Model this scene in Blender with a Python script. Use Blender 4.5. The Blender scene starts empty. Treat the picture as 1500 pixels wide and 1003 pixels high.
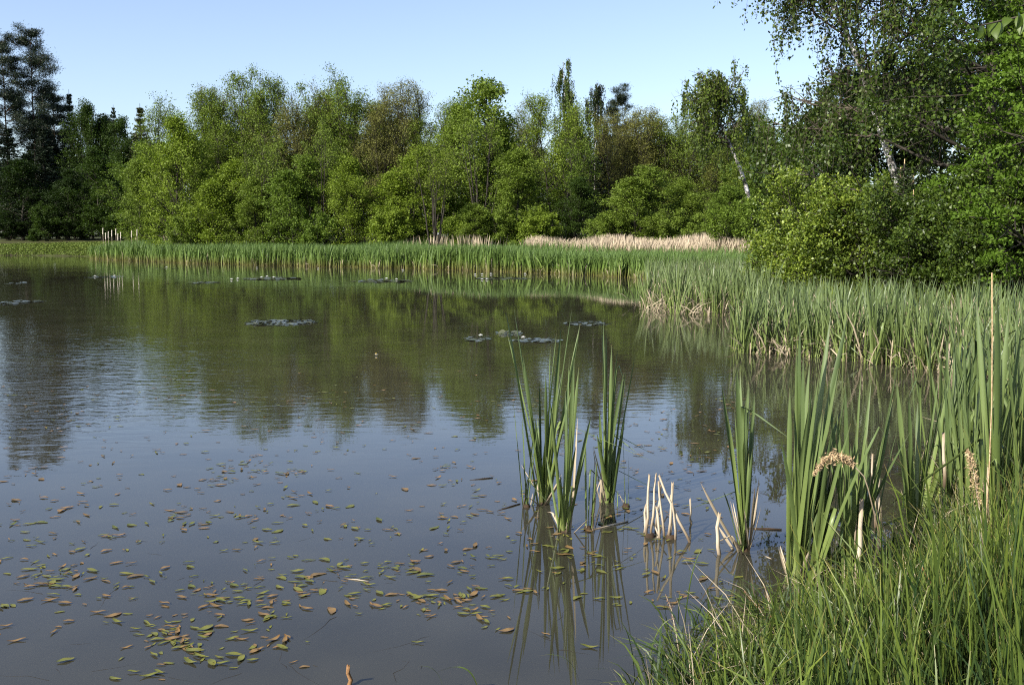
import bpy, math, random
import numpy as np
from mathutils import Vector

S = bpy.context.scene
C = S.collection
RAD = math.radians

# ------------------------------------------------------------------ camera
F = 1500.0                       # focal length in photo pixels (photo is 1500 x 1003)
CAM_Z = 2.0
HORIZON = 345.0
PITCH = math.atan((501.5 - HORIZON) / F)
cam_d = bpy.data.cameras.new('camera')
cam = bpy.data.objects.new('camera', cam_d); C.objects.link(cam)
cam.location = (0, 0, CAM_Z)
cam.rotation_euler = (math.pi / 2 - PITCH, 0, 0)
cam_d.sensor_width = 36.0
cam_d.lens = 36.0 * F / 1500.0
cam_d.clip_start = 0.05
cam_d.clip_end = 6000
S.camera = cam

# ------------------------------------------------------------------ light
SUN_DIR = Vector((-0.62, -0.52, 0.60)).normalized()     # towards the sun
w = bpy.data.worlds.new('World'); S.world = w; w.use_nodes = True
nt = w.node_tree
bg = nt.nodes['Background']
sky = nt.nodes.new('ShaderNodeTexSky'); sky.sky_type = 'NISHITA'; sky.sun_disc = False
sky.sun_elevation = math.asin(SUN_DIR.z)
sky.sun_rotation = math.atan2(SUN_DIR.x, SUN_DIR.y)
sky.altitude = 0; sky.air_density = 1.0; sky.dust_density = 1.0; sky.ozone_density = 3.2
hs = nt.nodes.new('ShaderNodeHueSaturation'); hs.inputs['Saturation'].default_value = .90; hs.inputs['Hue'].default_value = .510
nt.links.new(sky.outputs[0], hs.inputs['Color']); nt.links.new(hs.outputs[0], bg.inputs[0]); bg.inputs[1].default_value = 0.113
sd = bpy.data.lights.new('sun', 'SUN'); sd.energy = 4.9; sd.angle = RAD(0.5); sd.color = (1.0, 0.945, 0.86)
so = bpy.data.objects.new('sun', sd); C.objects.link(so)
so.rotation_euler = SUN_DIR.to_track_quat('Z', 'Y').to_euler(); so.location = (-30, -20, 40)
S.view_settings.view_transform = 'Standard'; S.view_settings.look = 'None'
S.view_settings.exposure = 0.95; S.view_settings.gamma = 1.0
S.view_settings.use_curve_mapping = False
cy = S.cycles
cy.max_bounces = 8; cy.diffuse_bounces = 2; cy.glossy_bounces = 3; cy.transmission_bounces = 3; cy.transparent_max_bounces = 8
cy.caustics_reflective = False; cy.caustics_refractive = False
cy.use_denoising = False
cy.pixel_filter_type = 'BLACKMAN_HARRIS'; cy.filter_width = 1.15
cy.sample_clamp_indirect = 3.0

rng = np.random.default_rng(11)
random.seed(5)

# ------------------------------------------------------------------ pixel -> world
cp, sp = math.cos(PITCH), math.sin(PITCH)
def ray(px, py):
    a, b = (px - 750) / F, (501.5 - py) / F
    return np.array((a, cp + b * sp, -sp + b * cp))
def gp(px, py, z=0.0):           # point on the level plane z
    d = ray(px, py); k = (z - CAM_Z) / d[2]
    return np.array((0, 0, CAM_Z)) + d * k
def at(px, py, Y):               # point at depth Y
    d = ray(px, py); k = Y / d[1]
    return np.array((0, 0, CAM_Z)) + d * k

# ------------------------------------------------------------------ mesh tools
class MB:
    def __init__(s): s.v = []; s.f = []; s.t = []; s.n = 0
    def add(s, v, f, t=None):
        v = np.asarray(v, float).reshape(-1, 3); f = np.asarray(f, np.int64).reshape(-1, 4)
        s.v.append(v); s.f.append(f + s.n); s.n += len(v)
        s.t.append(np.zeros(len(v)) if t is None else np.asarray(t, float).ravel())
    def tube(s, pts, r0, r1, sides=6, cap=False, t0=0.0, t1=1.0, jag=0.0):
        pts = np.asarray(pts, float); n = len(pts)
        d = np.gradient(pts, axis=0); d /= np.linalg.norm(d, axis=1, keepdims=True) + 1e-9
        up = np.array((0.0, 0.0, 1.0)) if abs(d[0][2]) < 0.9 else np.array((1.0, 0.0, 0.0))
        a = np.cross(d, up); a /= np.linalg.norm(a, axis=1, keepdims=True) + 1e-9
        b = np.cross(d, a)
        r = np.linspace(r0, r1, n)[:, None, None]
        th = np.linspace(0, 2 * np.pi, sides, endpoint=False)
        ring = pts[:, None, :] + r * (np.cos(th)[None, :, None] * a[:, None, :] + np.sin(th)[None, :, None] * b[:, None, :])
        if jag: ring[-1] += d[-1][None, :] * (np.random.default_rng(int(abs(pts[0][0]) * 1e4) + 7).random(sides)[:, None] * jag)
        i = np.arange(n - 1)[:, None] * sides; j = np.arange(sides)[None, :]; k = (j + 1) % sides
        q = np.stack([i + j, i + k, i + sides + k, i + sides + j], -1).reshape(-1, 4)
        t = np.repeat(np.linspace(t0, t1, n), sides)
        V = ring.reshape(-1, 3)
        if cap:
            V = np.vstack([V, ring[-1].mean(0)]); t = np.append(t, t1); o = (n - 1) * sides; c = n * sides
            q = np.vstack([q, [[o + m, o + (m + 1) % sides, c, c] for m in range(sides)]])
        s.add(V, q, t)
    def mesh(s, name, mats, smooth=True):
        v = np.vstack(s.v); f = np.vstack(s.f); t = np.concatenate(s.t)
        return quad_mesh(name, v, f, mats, t, smooth)
    def build(s, name, mat, parent=None, smooth=True):
        return link(name, s.mesh(name, mat, smooth), parent)

def quad_mesh(name, v, f, mat, t=None, smooth=False):
    me = bpy.data.meshes.new(name)
    tri = f[:, 2] == f[:, 3]
    if tri.any():
        tot = np.where(tri, 3, 4); start = np.concatenate([[0], np.cumsum(tot)[:-1]])
        keep = np.ones(f.shape, bool); keep[tri, 3] = False
        loops = f[keep]
    else:
        tot = np.full(len(f), 4); start = np.arange(len(f)) * 4; loops = f.ravel()
    me.vertices.add(len(v)); me.vertices.foreach_set('co', v.astype(np.float32).ravel())
    me.loops.add(len(loops)); me.loops.foreach_set('vertex_index', loops.astype(np.int32))
    me.polygons.add(len(f)); me.polygons.foreach_set('loop_start', start.astype(np.int32))
    me.polygons.foreach_set('loop_total', tot.astype(np.int32))
    if smooth: me.polygons.foreach_set('use_smooth', np.ones(len(f), bool))
    if t is not None:
        a = me.attributes.new('along', 'FLOAT', 'POINT'); a.data.foreach_set('value', t.astype(np.float32))
    me.update(calc_edges=True)
    me.materials.append(mat)
    return me

def link(name, me, parent=None):
    o = bpy.data.objects.new(name, me); C.objects.link(o)
    if parent is not None: o.parent = parent
    return o
def tag(o, label=None, cat=None, group=None, kind=None):
    if label: o['label'] = label
    if cat: o['category'] = cat
    if group: o['group'] = group
    if kind: o['kind'] = kind
    return o
def thing(name, label, cat, loc=(0, 0, 0), rz=0.0, group=None):
    o = bpy.data.objects.new(name, None); C.objects.link(o)
    o.empty_display_size = 0.2; o.location = loc; o.rotation_euler = (0, 0, rz)
    return tag(o, label, cat, group)

# ------------------------------------------------------------------ materials
def nodes(name):
    m = bpy.data.materials.new(name); m.use_nodes = True
    n = m.node_tree; n.nodes.clear()
    out = n.nodes.new('ShaderNodeOutputMaterial')
    return m, n, out
def N(n, t, **kw):
    x = n.nodes.new(t)
    for k, v in kw.items(): setattr(x, k, v)
    return x
def ramp(n, fac, stops):
    r = N(n, 'ShaderNodeValToRGB'); e = r.color_ramp.elements
    while len(e) < len(stops): e.new(0.5)
    for q, (p, c) in zip(e, stops): q.position = p; q.color = (*c, 1)
    n.links.new(fac, r.inputs[0]); return r
def mixc(n, a, b, fac, mode='MIX'):
    m = N(n, 'ShaderNodeMix', data_type='RGBA', blend_type=mode)
    for i, x in ((0, fac), (6, a), (7, b)):
        if hasattr(x, 'default_value') or hasattr(x, 'links'): n.links.new(x, m.inputs[i])
        else: m.inputs[i].default_value = x if i == 0 else (*x, 1)
    return m.outputs[2]

def leaf_material(name, stops, trans=0.3, rough=0.45, spec=0.35, tint=True, tcol=(1.25, 1.35, 0.6)):
    m, n, out = nodes(name)
    g = N(n, 'ShaderNodeNewGeometry')
    col = ramp(n, g.outputs['Random Per Island'], stops).outputs[0]
    if tint:
        oi = N(n, 'ShaderNodeObjectInfo')
        col = mixc(n, col, oi.outputs['Color'], 1.0, 'MULTIPLY')
    p = N(n, 'ShaderNodeBsdfPrincipled'); n.links.new(col, p.inputs['Base Color'])
    p.inputs['Roughness'].default_value = rough; p.inputs['Specular IOR Level'].default_value = spec
    t = N(n, 'ShaderNodeBsdfTranslucent'); n.links.new(mixc(n, col, tcol, 1.0, 'MULTIPLY'), t.inputs[0])
    mx = N(n, 'ShaderNodeMixShader'); mx.inputs[0].default_value = trans
    n.links.new(p.outputs[0], mx.inputs[1]); n.links.new(t.outputs[0], mx.inputs[2]); n.links.new(mx.outputs[0], out.inputs[0])
    return m

def blade_material(name, stops, trans=0.25, rough=0.5, spec=0.3, var=((0.7, 0.75, 0.7), (1.25, 1.2, 1.1))):
    """colour runs along the blade from its pale sheath to its tip; each blade differs a little"""
    m, n, out = nodes(name)
    a = N(n, 'ShaderNodeAttribute', attribute_name='along')
    col = ramp(n, a.outputs['Fac'], stops).outputs[0]
    g = N(n, 'ShaderNodeNewGeometry')
    v = ramp(n, g.outputs['Random Per Island'], [(0, var[0]), (1, var[1])]).outputs[0]
    col = mixc(n, col, v, 1.0, 'MULTIPLY')
    p = N(n, 'ShaderNodeBsdfPrincipled'); n.links.new(col, p.inputs['Base Color'])
    p.inputs['Roughness'].default_value = rough; p.inputs['Specular IOR Level'].default_value = spec
    t = N(n, 'ShaderNodeBsdfTranslucent'); n.links.new(col, t.inputs[0])
    mx = N(n, 'ShaderNodeMixShader'); mx.inputs[0].default_value = trans
    n.links.new(p.outputs[0], mx.inputs[1]); n.links.new(t.outputs[0], mx.inputs[2]); n.links.new(mx.outputs[0], out.inputs[0])
    return m

def solid_material(name, c0, c1, scale=(8, 8, 8), rough=0.85, detail=5, spec=0.2, bump=0.0, island=0.0):
    m, n, out = nodes(name)
    tc = N(n, 'ShaderNodeTexCoord'); mp = N(n, 'ShaderNodeMapping'); mp.inputs['Scale'].default_value = scale
    n.links.new(tc.outputs['Object'], mp.inputs[0])
    no = N(n, 'ShaderNodeTexNoise'); no.inputs['Scale'].default_value = 1; no.inputs['Detail'].default_value = detail
    n.links.new(mp.outputs[0], no.inputs[0])
    col = ramp(n, no.outputs[0], [(0.3, c0), (0.7, c1)]).outputs[0]
    if island:
        g = N(n, 'ShaderNodeNewGeometry')
        v = ramp(n, g.outputs['Random Per Island'], [(0, (1 - island,) * 3), (1, (1 + island,) * 3)]).outputs[0]
        col = mixc(n, col, v, 1.0, 'MULTIPLY')
    p = N(n, 'ShaderNodeBsdfPrincipled'); n.links.new(col, p.inputs['Base Color'])
    p.inputs['Roughness'].default_value = rough; p.inputs['Specular IOR Level'].default_value = spec
    if bump:
        b = N(n, 'ShaderNodeBump'); b.inputs['Strength'].default_value = bump; b.inputs['Distance'].default_value = 0.02
        n.links.new(no.outputs[0], b.inputs['Height']); n.links.new(b.outputs[0], p.inputs['Normal'])
    n.links.new(p.outputs[0], out.inputs[0])
    return m

M = {}
M['leaf'] = leaf_material('spring_leaf', [(0, (.085, .128, .014)), (.5, (.122, .176, .022)), (1, (.165, .222, .038))], 0.30, .55, .15)
M['leaf_gloss'] = leaf_material('glossy_leaf', [(0, (.040, .066, .011)), (.6, (.075, .112, .018)), (1, (.150, .195, .036))], 0.28, 0.42, 0.30)
M['bud'] = leaf_material('opening_bud', [(0, (.110, .122, .034)), (.5, (.140, .158, .042)), (1, (.170, .195, .050))], 0.3, rough=.6, spec=.12, tcol=(1.2, 1.2, .8))
M['needle'] = leaf_material('needle', [(0, (.010, .019, .008)), (1, (.028, .043, .016))], 0.1, 0.5, 0.3)
M['bark'] = solid_material('dark_bark', (.022, .019, .014), (.055, .047, .036), (6, 6, 1.5), bump=.4)
M['pine_bark'] = solid_material('pine_bark', (.050, .034, .024), (.13, .075, .045), (5, 5, 2), bump=.4)
M['twig'] = solid_material('twig', (.06, .048, .036), (.11, .09, .065), (6, 6, 2))
# white birch bark with dark lenticels
m, n, out = nodes('birch_bark')
tc = N(n, 'ShaderNodeTexCoord'); mp = N(n, 'ShaderNodeMapping'); mp.inputs['Scale'].default_value = (3, 3, 3.2)
n.links.new(tc.outputs['Object'], mp.inputs[0])
no = N(n, 'ShaderNodeTexNoise'); no.inputs['Scale'].default_value = 1.2; no.inputs['Detail'].default_value = 6; n.links.new(mp.outputs[0], no.inputs[0])
p = N(n, 'ShaderNodeBsdfPrincipled'); p.inputs['Roughness'].default_value = .7
n.links.new(ramp(n, no.outputs[0], [(.40, (.05, .045, .04)), (.50, (.38, .35, .32)), (.62, (.62, .60, .57))]).outputs[0], p.inputs['Base Color'])
n.links.new(p.outputs[0], out.inputs[0]); M['birch_bark'] = m

M['cattail'] = blade_material('cattail_leaf', [(0, (.34, .30, .15)), (.10, (.20, .25, .075)), (.28, (.135, .180, .048)), (.9, (.105, .148, .056)), (.985, (.09, .11, .05)), (1, (.22, .17, .09))], .12, .42, .4, ((.55, .6, .55), (1.35, 1.3, 1.2)))
M['far_cattail'] = blade_material('far_cattail_leaf', [(0, (.22, .17, .07)), (.12, (.16, .17, .045)), (.4, (.125, .195, .040)), (1, (.100, .165, .044))], .25, .5, .3)
M['grass'] = blade_material('grass_shoot', [(0, (.05, .06, .024)), (.3, (.052, .092, .022)), (.85, (.092, .140, .032)), (1, (.22, .19, .08))], .30, .42, .4, ((.30, .40, .5), (1.75, 1.5, 1.05)))
M['meadow'] = blade_material('meadow_blade', [(0, (.11, .13, .03)), (.5, (.115, .165, .026)), (1, (.15, .195, .04))], .3, .6, .2)
M['dry'] = blade_material('dry_reed', [(0, (.27, .22, .14)), (.6, (.42, .35, .24)), (1, (.52, .43, .31))], .15, .7, .2, ((.65, .63, .6), (1.2, 1.2, 1.2)))
M['dead'] = blade_material('dead_stalk', [(0, (.05, .035, .02)), (.16, (.15, .11, .07)), (.36, (.40, .33, .23)), (.55, (.55, .48, .36)), (.85, (.48, .41, .30)), (1, (.34, .27, .18))], .05, .75, .2, ((.72, .70, .66), (1.12, 1.12, 1.12)))
M['rot'] = solid_material('rotten_base', (.020, .014, .009), (.07, .045, .026), (30, 30, 30), .9)
M['plume'] = solid_material('seed_plume', (.30, .20, .10), (.55, .41, .24), (70, 70, 70), .9)
M['rust_plume'] = solid_material('rusty_seed_head', (.16, .08, .03), (.30, .17, .08), (80, 80, 80), .9)
M['pond_green'] = blade_material('pondweed_green', [(0, (.08, .095, .020)), (.6, (.150, .155, .032)), (1, (.12, .12, .03))], .1, .4, .25, ((.7, .75, .7), (1.25, 1.15, 1.0)))
M['pond_brown'] = blade_material('pondweed_brown', [(0, (.14, .09, .035)), (.6, (.22, .145, .055)), (1, (.15, .085, .03))], .1, .4, .25, ((.6, .65, .7), (1.2, 1.1, 1.0)))
M['pad'] = blade_material('lily_pad', [(0, (.05, .06, .03)), (1, (.08, .085, .05))], .05, .22, .7)
M['petal'] = solid_material('white_petal', (.78, .78, .74), (.86, .86, .82), rough=.5)
M['stamen'] = solid_material('yellow_stamen', (.7, .45, .05), (.8, .55, .08))
M['weed'] = solid_material('drowned_weed', (.006, .006, .005), (.03, .024, .016), (9, 9, 9))
M['fluff'] = solid_material('cattail_fluff', (.42, .36, .28), (.62, .56, .48), (30, 30, 30))

# ------------------------------------------------------------------ the pond outline and the ground
W = [gp(*q)[:2] for q in [(1010, 1003), (1050, 985), (1100, 962), (1160, 938), (1230, 916), (1300, 884), (1350, 835), (1390, 770), (1420, 700), (1455, 625), (1500, 575)]]
W += [np.array(q) for q in [(8.5, 11.5), (12.5, 15.5), (13.0, 20.5)]]
W += [gp(*q)[:2] for q in [(1330, 472), (1215, 466), (1132, 462), (1122, 430)]]
W += [np.array(q) for q in [(10.5, 44.0), (12.0, 49.0), (5.0, 57.0), (-1.0, 66.0), (-12.0, 77.0), (-25.0, 83.0), (-34.0, 91.5)]]
W += [gp(128, 375.5)[:2], gp(60, 374.5)[:2], gp(-30, 374)[:2], np.array((-75.0, 96.0)), np.array((-95.0, 60.0)), np.array((-70.0, 20.0)), np.array((-25.0, 4.0)), np.array((-6, 3.2)), np.array((-1.5, 3.1)), np.array((.4, 3.3)), np.array((.70, 4.0))]
POND = np.array(W)
def sdist(x, y):                 # signed distance to the waterline, positive on land
    x = np.asarray(x, float); y = np.asarray(y, float)
    best = np.full(x.shape, 1e18); inside = np.zeros(x.shape, bool)
    n_ = len(POND)
    for i in range(n_):
        (x0, y0), (x1, y1) = POND[i], POND[(i + 1) % n_]
        dx, dy = x1 - x0, y1 - y0
        u = np.clip(((x - x0) * dx + (y - y0) * dy) / (dx * dx + dy * dy + 1e-12), 0, 1)
        best = np.minimum(best, (x - x0 - u * dx) ** 2 + (y - y0 - u * dy) ** 2)
        cr = ((y0 > y) != (y1 > y)) & (x < dx * (y - y0) / (dy if abs(dy) > 1e-12 else 1e-12) + x0)
        inside ^= cr
    return np.where(inside, -1, 1) * np.sqrt(best)
def sstep(a, b, x): t = np.clip((x - a) / (b - a), 0, 1); return t * t * (3 - 2 * t)
def ground_z(x, y):
    x = np.asarray(x, float); y = np.asarray(y, float)
    d = sdist(x, y)
    near = 1 - sstep(9, 15, y)
    left = sstep(-28, -40, x) * sstep(60, 85, y)
    zt = .42 * near + (1 - near) * (.75 * (1 - left) + 1.60 * left)
    L = 2.4 * near + (1 - near) * (3.0 * (1 - left) + 5.0 * left)
    bump = .03 * np.sin(x * 2.1 + y * .7) * np.sin(y * 1.7 - x * .6)
    land = zt * (1 - np.exp(-np.maximum(d, 0) / L)) + bump * np.clip(d / 1.5, 0, 1)
    bed = -.75 * (1 - np.exp(np.minimum(d, 0) / 2.2))
    return np.where(d > 0, land, bed)
def gz(x, y): return float(ground_z(np.array([x]), np.array([y]))[0])

def axis(lo, hi, core0, core1, fine, grow):
    a = list(np.arange(core0, core1 + 1e-6, fine)); s_ = fine
    while a[-1] < hi: s_ *= grow; a.append(a[-1] + s_)
    s_ = fine
    while a[0] > lo: s_ *= grow; a.insert(0, a[0] - s_)
    return np.array(a)
gx = axis(-2500, 2500, -6, 9, .16, 1.07); gy = axis(-60, 3500, 2, 14, .16, 1.045)
GX, GY = np.meshgrid(gx, gy)
GZ = ground_z(GX, GY)
idx = np.arange(GX.size).reshape(GX.shape)
gq = np.stack([idx[:-1, :-1], idx[:-1, 1:], idx[1:, 1:], idx[1:, :-1]], -1).reshape(-1, 4)
m, n, out = nodes('bank_soil')
tc = N(n, 'ShaderNodeTexCoord')
n1 = N(n, 'ShaderNodeTexNoise'); n1.inputs['Scale'].default_value = .6; n1.inputs['Detail'].default_value = 8; n.links.new(tc.outputs['Object'], n1.inputs[0])
n2 = N(n, 'ShaderNodeTexNoise'); n2.inputs['Scale'].default_value = 6; n2.inputs['Detail'].default_value = 6; n.links.new(tc.outputs['Object'], n2.inputs[0])
c1 = ramp(n, n1.outputs[0], [(.35, (.040, .034, .020)), (.55, (.055, .065, .020)), (.7, (.075, .085, .028))]).outputs[0]
c2 = ramp(n, n2.outputs[0], [(.3, (.6, .6, .6)), (.7, (1.3, 1.25, 1.2))]).outputs[0]
p = N(n, 'ShaderNodeBsdfPrincipled'); p.inputs['Roughness'].default_value = .95; p.inputs['Specular IOR Level'].default_value = .1
n.links.new(mixc(n, c1, c2, 1.0, 'MULTIPLY'), p.inputs['Base Color']); n.links.new(p.outputs[0], out.inputs[0])
tag(link('ground', quad_mesh('ground', np.stack([GX, GY, GZ], -1).reshape(-1, 3), gq, m, smooth=True)), kind='structure')

# water: mirror by Fresnel over turbid, partly clear brown water
m, n, out = nodes('pond_water')
tc = N(n, 'ShaderNodeTexCoord')
sep = N(n, 'ShaderNodeSeparateXYZ'); n.links.new(tc.outputs['Object'], sep.inputs[0])
mp = N(n, 'ShaderNodeMapping'); mp.inputs['Scale'].default_value = (2.6, 5.5, 1); mp.inputs['Rotation'].default_value = (0, 0, RAD(-6))
n.links.new(tc.outputs['Object'], mp.inputs[0])
r1 = N(n, 'ShaderNodeTexNoise'); r1.inputs['Scale'].default_value = 1.0; r1.inputs['Detail'].default_value = 3; r1.inputs['Roughness'].default_value = .55; r1.inputs['Distortion'].default_value = .4
n.links.new(mp.outputs[0], r1.inputs[0])
# wind patches: a breeze band from about 9 to 24 m out, stronger to the left
by = N(n, 'ShaderNodeMapRange', interpolation_type='SMOOTHSTEP'); by.inputs[1].default_value = 7.6; by.inputs[2].default_value = 11.5
n.links.new(sep.outputs['Y'], by.inputs[0])
ye = N(n, 'ShaderNodeMapRange', interpolation_type='SMOOTHSTEP'); ye.inputs[1].default_value = 15; ye.inputs[2].default_value = 30; ye.inputs[3].default_value = 1; ye.inputs[4].default_value = .22
n.links.new(sep.outputs['Y'], ye.inputs[0])
xl = N(n, 'ShaderNodeMapRange', interpolation_type='SMOOTHSTEP'); xl.inputs[1].default_value = -7.0; xl.inputs[2].default_value = -2.2; xl.inputs[3].default_value = 1.0; xl.inputs[4].default_value = .22
n.links.new(sep.outputs['X'], xl.inputs[0])
pn = N(n, 'ShaderNodeTexNoise'); pn.inputs['Scale'].default_value = .22; pn.inputs['Detail'].default_value = 2; n.links.new(tc.outputs['Object'], pn.inputs[0])
pr = N(n, 'ShaderNodeMapRange'); pr.inputs[1].default_value = .35; pr.inputs[2].default_value = .65; pr.inputs[3].default_value = .45; pr.inputs[4].default_value = 1.1
n.links.new(pn.outputs[0], pr.inputs[0])
def mul(a, b):
    q = N(n, 'ShaderNodeMath', operation='MULTIPLY')
    for i, x in ((0, a), (1, b)):
        if isinstance(x, float): q.inputs[i].default_value = x
        else: n.links.new(x, q.inputs[i])
    return q.outputs[0]
st = mul(mul(mul(by.outputs[0], ye.outputs[0]), xl.outputs[0]), pr.outputs[0])
st2 = N(n, 'ShaderNodeMath', operation='ADD'); n.links.new(st, st2.inputs[0]); st2.inputs[1].default_value = .010
ht = mul(r1.outputs[0], st2.outputs[0])
bu = N(n, 'ShaderNodeBump'); bu.inputs['Strength'].default_value = 1.0; bu.inputs['Distance'].default_value = .011
n.links.new(ht, bu.inputs['Height'])
fr = N(n, 'ShaderNodeFresnel'); fr.inputs['IOR'].default_value = 1.37; n.links.new(bu.outputs[0], fr.inputs['Normal'])
gl = N(n, 'ShaderNodeBsdfGlossy'); gl.inputs['Color'].default_value = (1, 1, 1, 1); gl.inputs['Roughness'].default_value = .012; n.links.new(bu.outputs[0], gl.inputs['Normal'])
mn = N(n, 'ShaderNodeTexNoise'); mn.inputs['Scale'].default_value = .9; mn.inputs['Detail'].default_value = 6; n.links.new(tc.outputs['Object'], mn.inputs[0])
df = N(n, 'ShaderNodeBsdfDiffuse'); n.links.new(ramp(n, mn.outputs[0], [(.35, (.058, .055, .036)), (.65, (.084, .079, .052))]).outputs[0], df.inputs[0])
tr = N(n, 'ShaderNodeBsdfTransparent'); tr.inputs[0].default_value = (.55, .50, .34, 1)
body = N(n, 'ShaderNodeMixShader'); body.inputs[0].default_value = .45
n.links.new(tr.outputs[0], body.inputs[1]); n.links.new(df.outputs[0], body.inputs[2])
mx = N(n, 'ShaderNodeMixShader'); n.links.new(fr.outputs[0], mx.inputs[0]); n.links.new(body.outputs[0], mx.inputs[1]); n.links.new(gl.outputs[0], mx.inputs[2])
n.links.new(mx.outputs[0], out.inputs[0])
tag(link('water', quad_mesh('water', np.array([(-140, 1.5, 0), (40, 1.5, 0), (40, 115, 0), (-140, 115, 0)], float), np.array([[0, 1, 2, 3]]), m)), kind='structure')

# ------------------------------------------------------------------ foliage tools
def unit(v): return v / (np.linalg.norm(v, axis=-1, keepdims=True) + 1e-9)
def leaf_quads(g, c, size, aspect=.62, up=.5, axis_bias=None, bias=1.0, var=.25):
    k = len(c)
    nrm = unit(g.normal(size=(k, 3)) + np.array((0, 0, up)))
    ax = g.normal(size=(k, 3))
    if axis_bias is not None: ax = unit(ax) + bias * axis_bias
    ax = unit(ax - (ax * nrm).sum(1, keepdims=True) * nrm)
    bx = np.cross(nrm, ax)
    l = size * (1 + var * g.normal(size=(k, 1))).clip(.4, 2) * .5
    wd = l * aspect
    v = np.stack([c - ax * l, c - bx * wd + ax * l * .12, c + ax * l, c + bx * wd + ax * l * .12], 1).reshape(-1, 3)
    f = np.arange(4 * k).reshape(-1, 4)
    return v, f
def path(p0, d, L, n_, g, wob=.08, curve=(0, 0, 0)):
    t = np.linspace(0, 1, n_)[:, None]
    p_ = p0 + d * L * t + np.array(curve) * L * t ** 2
    p_[1:] += np.cumsum(g.normal(size=(n_ - 1, 3)) * wob * L / n_, 0)
    return p_
def lerp_path(p_, t):
    x = t * (len(p_) - 1); i = min(int(x), len(p_) - 2); return p_[i] + (p_[i + 1] - p_[i]) * (x - i)

def broadleaf(seed, H, cb, R, nl, nsec, lpc, ls, sig=.32, stems=1, spread=.6, trunk_r=.13, lean=(0, 0), low=.55, flat=.8, top=.55, aspect=.66, up=.45, tpath=None, strands=0, sl=1.2, rise=0.0, twigs=2, gap=.15, split=False):
    """trunk and limbs as one wood mesh, twig-end leaf clumps as one crown mesh"""
    g = np.random.default_rng(seed); wood = MB(); limb = MB() if split else wood; cl = []; cr = []; hang = []
    for s_ in range(stems):
        a = s_ * 6.28 / stems + g.random() * .9
        base = np.array((math.cos(a), math.sin(a), 0)) * (.25 * (stems > 1)) * g.random()
        Hs = H * (1 if s_ == 0 else .74 + .25 * g.random())
        off = np.array((math.cos(a), math.sin(a), 0)) * spread * (stems > 1) * (.4 + .8 * g.random()) + np.array((lean[0], lean[1], 0))
        n_ = 12; t = np.linspace(0, 1, n_)[:, None]
        if tpath is not None: tp = np.array([lerp_path(np.asarray(tpath, float), q) for q in np.linspace(0, 1, n_)])
        else:
            tp = base + np.array((0, 0, Hs)) * t + off * t ** .9
            tp[1:, :2] += np.cumsum(g.normal(size=(n_ - 1, 2)) * .012 * Hs / 3, 0)
        tr_ = trunk_r / (stems ** .35)
        tp[0, 2] -= .15
        wood.tube(tp, tr_, tr_ * .14, 7)
        nls = max(4, int(nl / stems))
        for i in range(nls):
            if g.random() < gap: continue
            u = (i + g.random()) / nls
            tt = cb + (1 - cb) * u ** .95
            p0 = lerp_path(tp, min(tt, .995))
            r = R * (low + (1 - low) * math.sin(math.pi * min(1, (u * .8 + .1)))) * (1 - u ** 2.2 * top) * (.55 + .75 * g.random())
            if stems > 1: r *= .8
            az = i * 2.4 + g.random() * 1.2
            el = min(1.35, -.05 + .30 * g.random() + .9 * u + rise)
            d = np.array((math.cos(az) * math.cos(el), math.sin(az) * math.cos(el), math.sin(el)))
            lp = path(p0, d, r, 6, g, .10, (0, 0, .16))
            limb.tube(lp, tr_ * (.36 - .2 * u), .010, 4)
            dens = .45 + 1.1 * g.random()
            for j in range(nsec):
                s2 = .28 + .72 * (j + g.random()) / nsec
                q0 = lerp_path(lp, s2)
                dd = unit(d + g.normal(size=3) * .75 + np.array((0, 0, .1 + rise * .5)))
                L2 = r * (.50 - .22 * s2) * (.6 + .8 * g.random()) + .15
                sp_ = path(q0, dd, L2, 4, g, .12, (0, 0, .05))
                limb.tube(sp_, .020, .006, 3)
                for e in (sp_[3], sp_[2] + g.normal(size=3) * .1):
                    cl.append(e); cr.append(dens)
                    for _ in range(twigs if g.random() < .6 else 0):
                        w_ = unit(g.normal(size=3) + np.array((0, 0, .4))); limb.tube([e, e + w_ * sig * .9], .008, .004, 3)
                if strands:
                    k_ = int(strands * 2 * g.random() + .5)
                    for _ in range(k_): hang.append((sp_[3] + g.normal(size=3) * .10, sl * (.3 + g.random())))
            cl.append(lp[-1]); cr.append(dens)
        cl.append(tp[-1]); cr.append(1)
    cl = np.array(cl)
    if strands:
        cc = []
        for p0, L in hang:
            k = max(4, int(L * lpc)); z = np.linspace(0, 1, k) * L
            dr = g.normal(size=2) * .10
            cc.append(np.stack([p0[0] + dr[0] * z, p0[1] + dr[1] * z, p0[2] - z], 1) + g.normal(size=(k, 3)) * sig * .17)
            if L > .5: limb.tube([p0, p0 + np.array((dr[0] * L / 2, dr[1] * L / 2, -L / 2)), p0 + np.array((dr[0] * L, dr[1] * L, -L))], .006, .003, 3)
        c = np.vstack(cc); v, f = leaf_quads(g, c, ls, aspect, 0.1, np.array((0, 0, -1.0)), 1.2)
    else:
        k = (lpc * np.array(cr) * (.4 + 1.2 * g.random(len(cl)))).astype(int)
        c = np.repeat(cl, k, 0)
        sg = np.repeat(.6 + .8 * g.random(len(cl)), k)[:, None] * sig * 1.35
        c = c + unit(g.normal(size=c.shape)) * g.random((len(c), 1)) ** .45 * sg * np.array((1, 1, flat))
        v, f = leaf_quads(g, c, ls, aspect, up, var=.3)
    return (wood, (v, f), limb) if split else (wood, (v, f))

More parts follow.
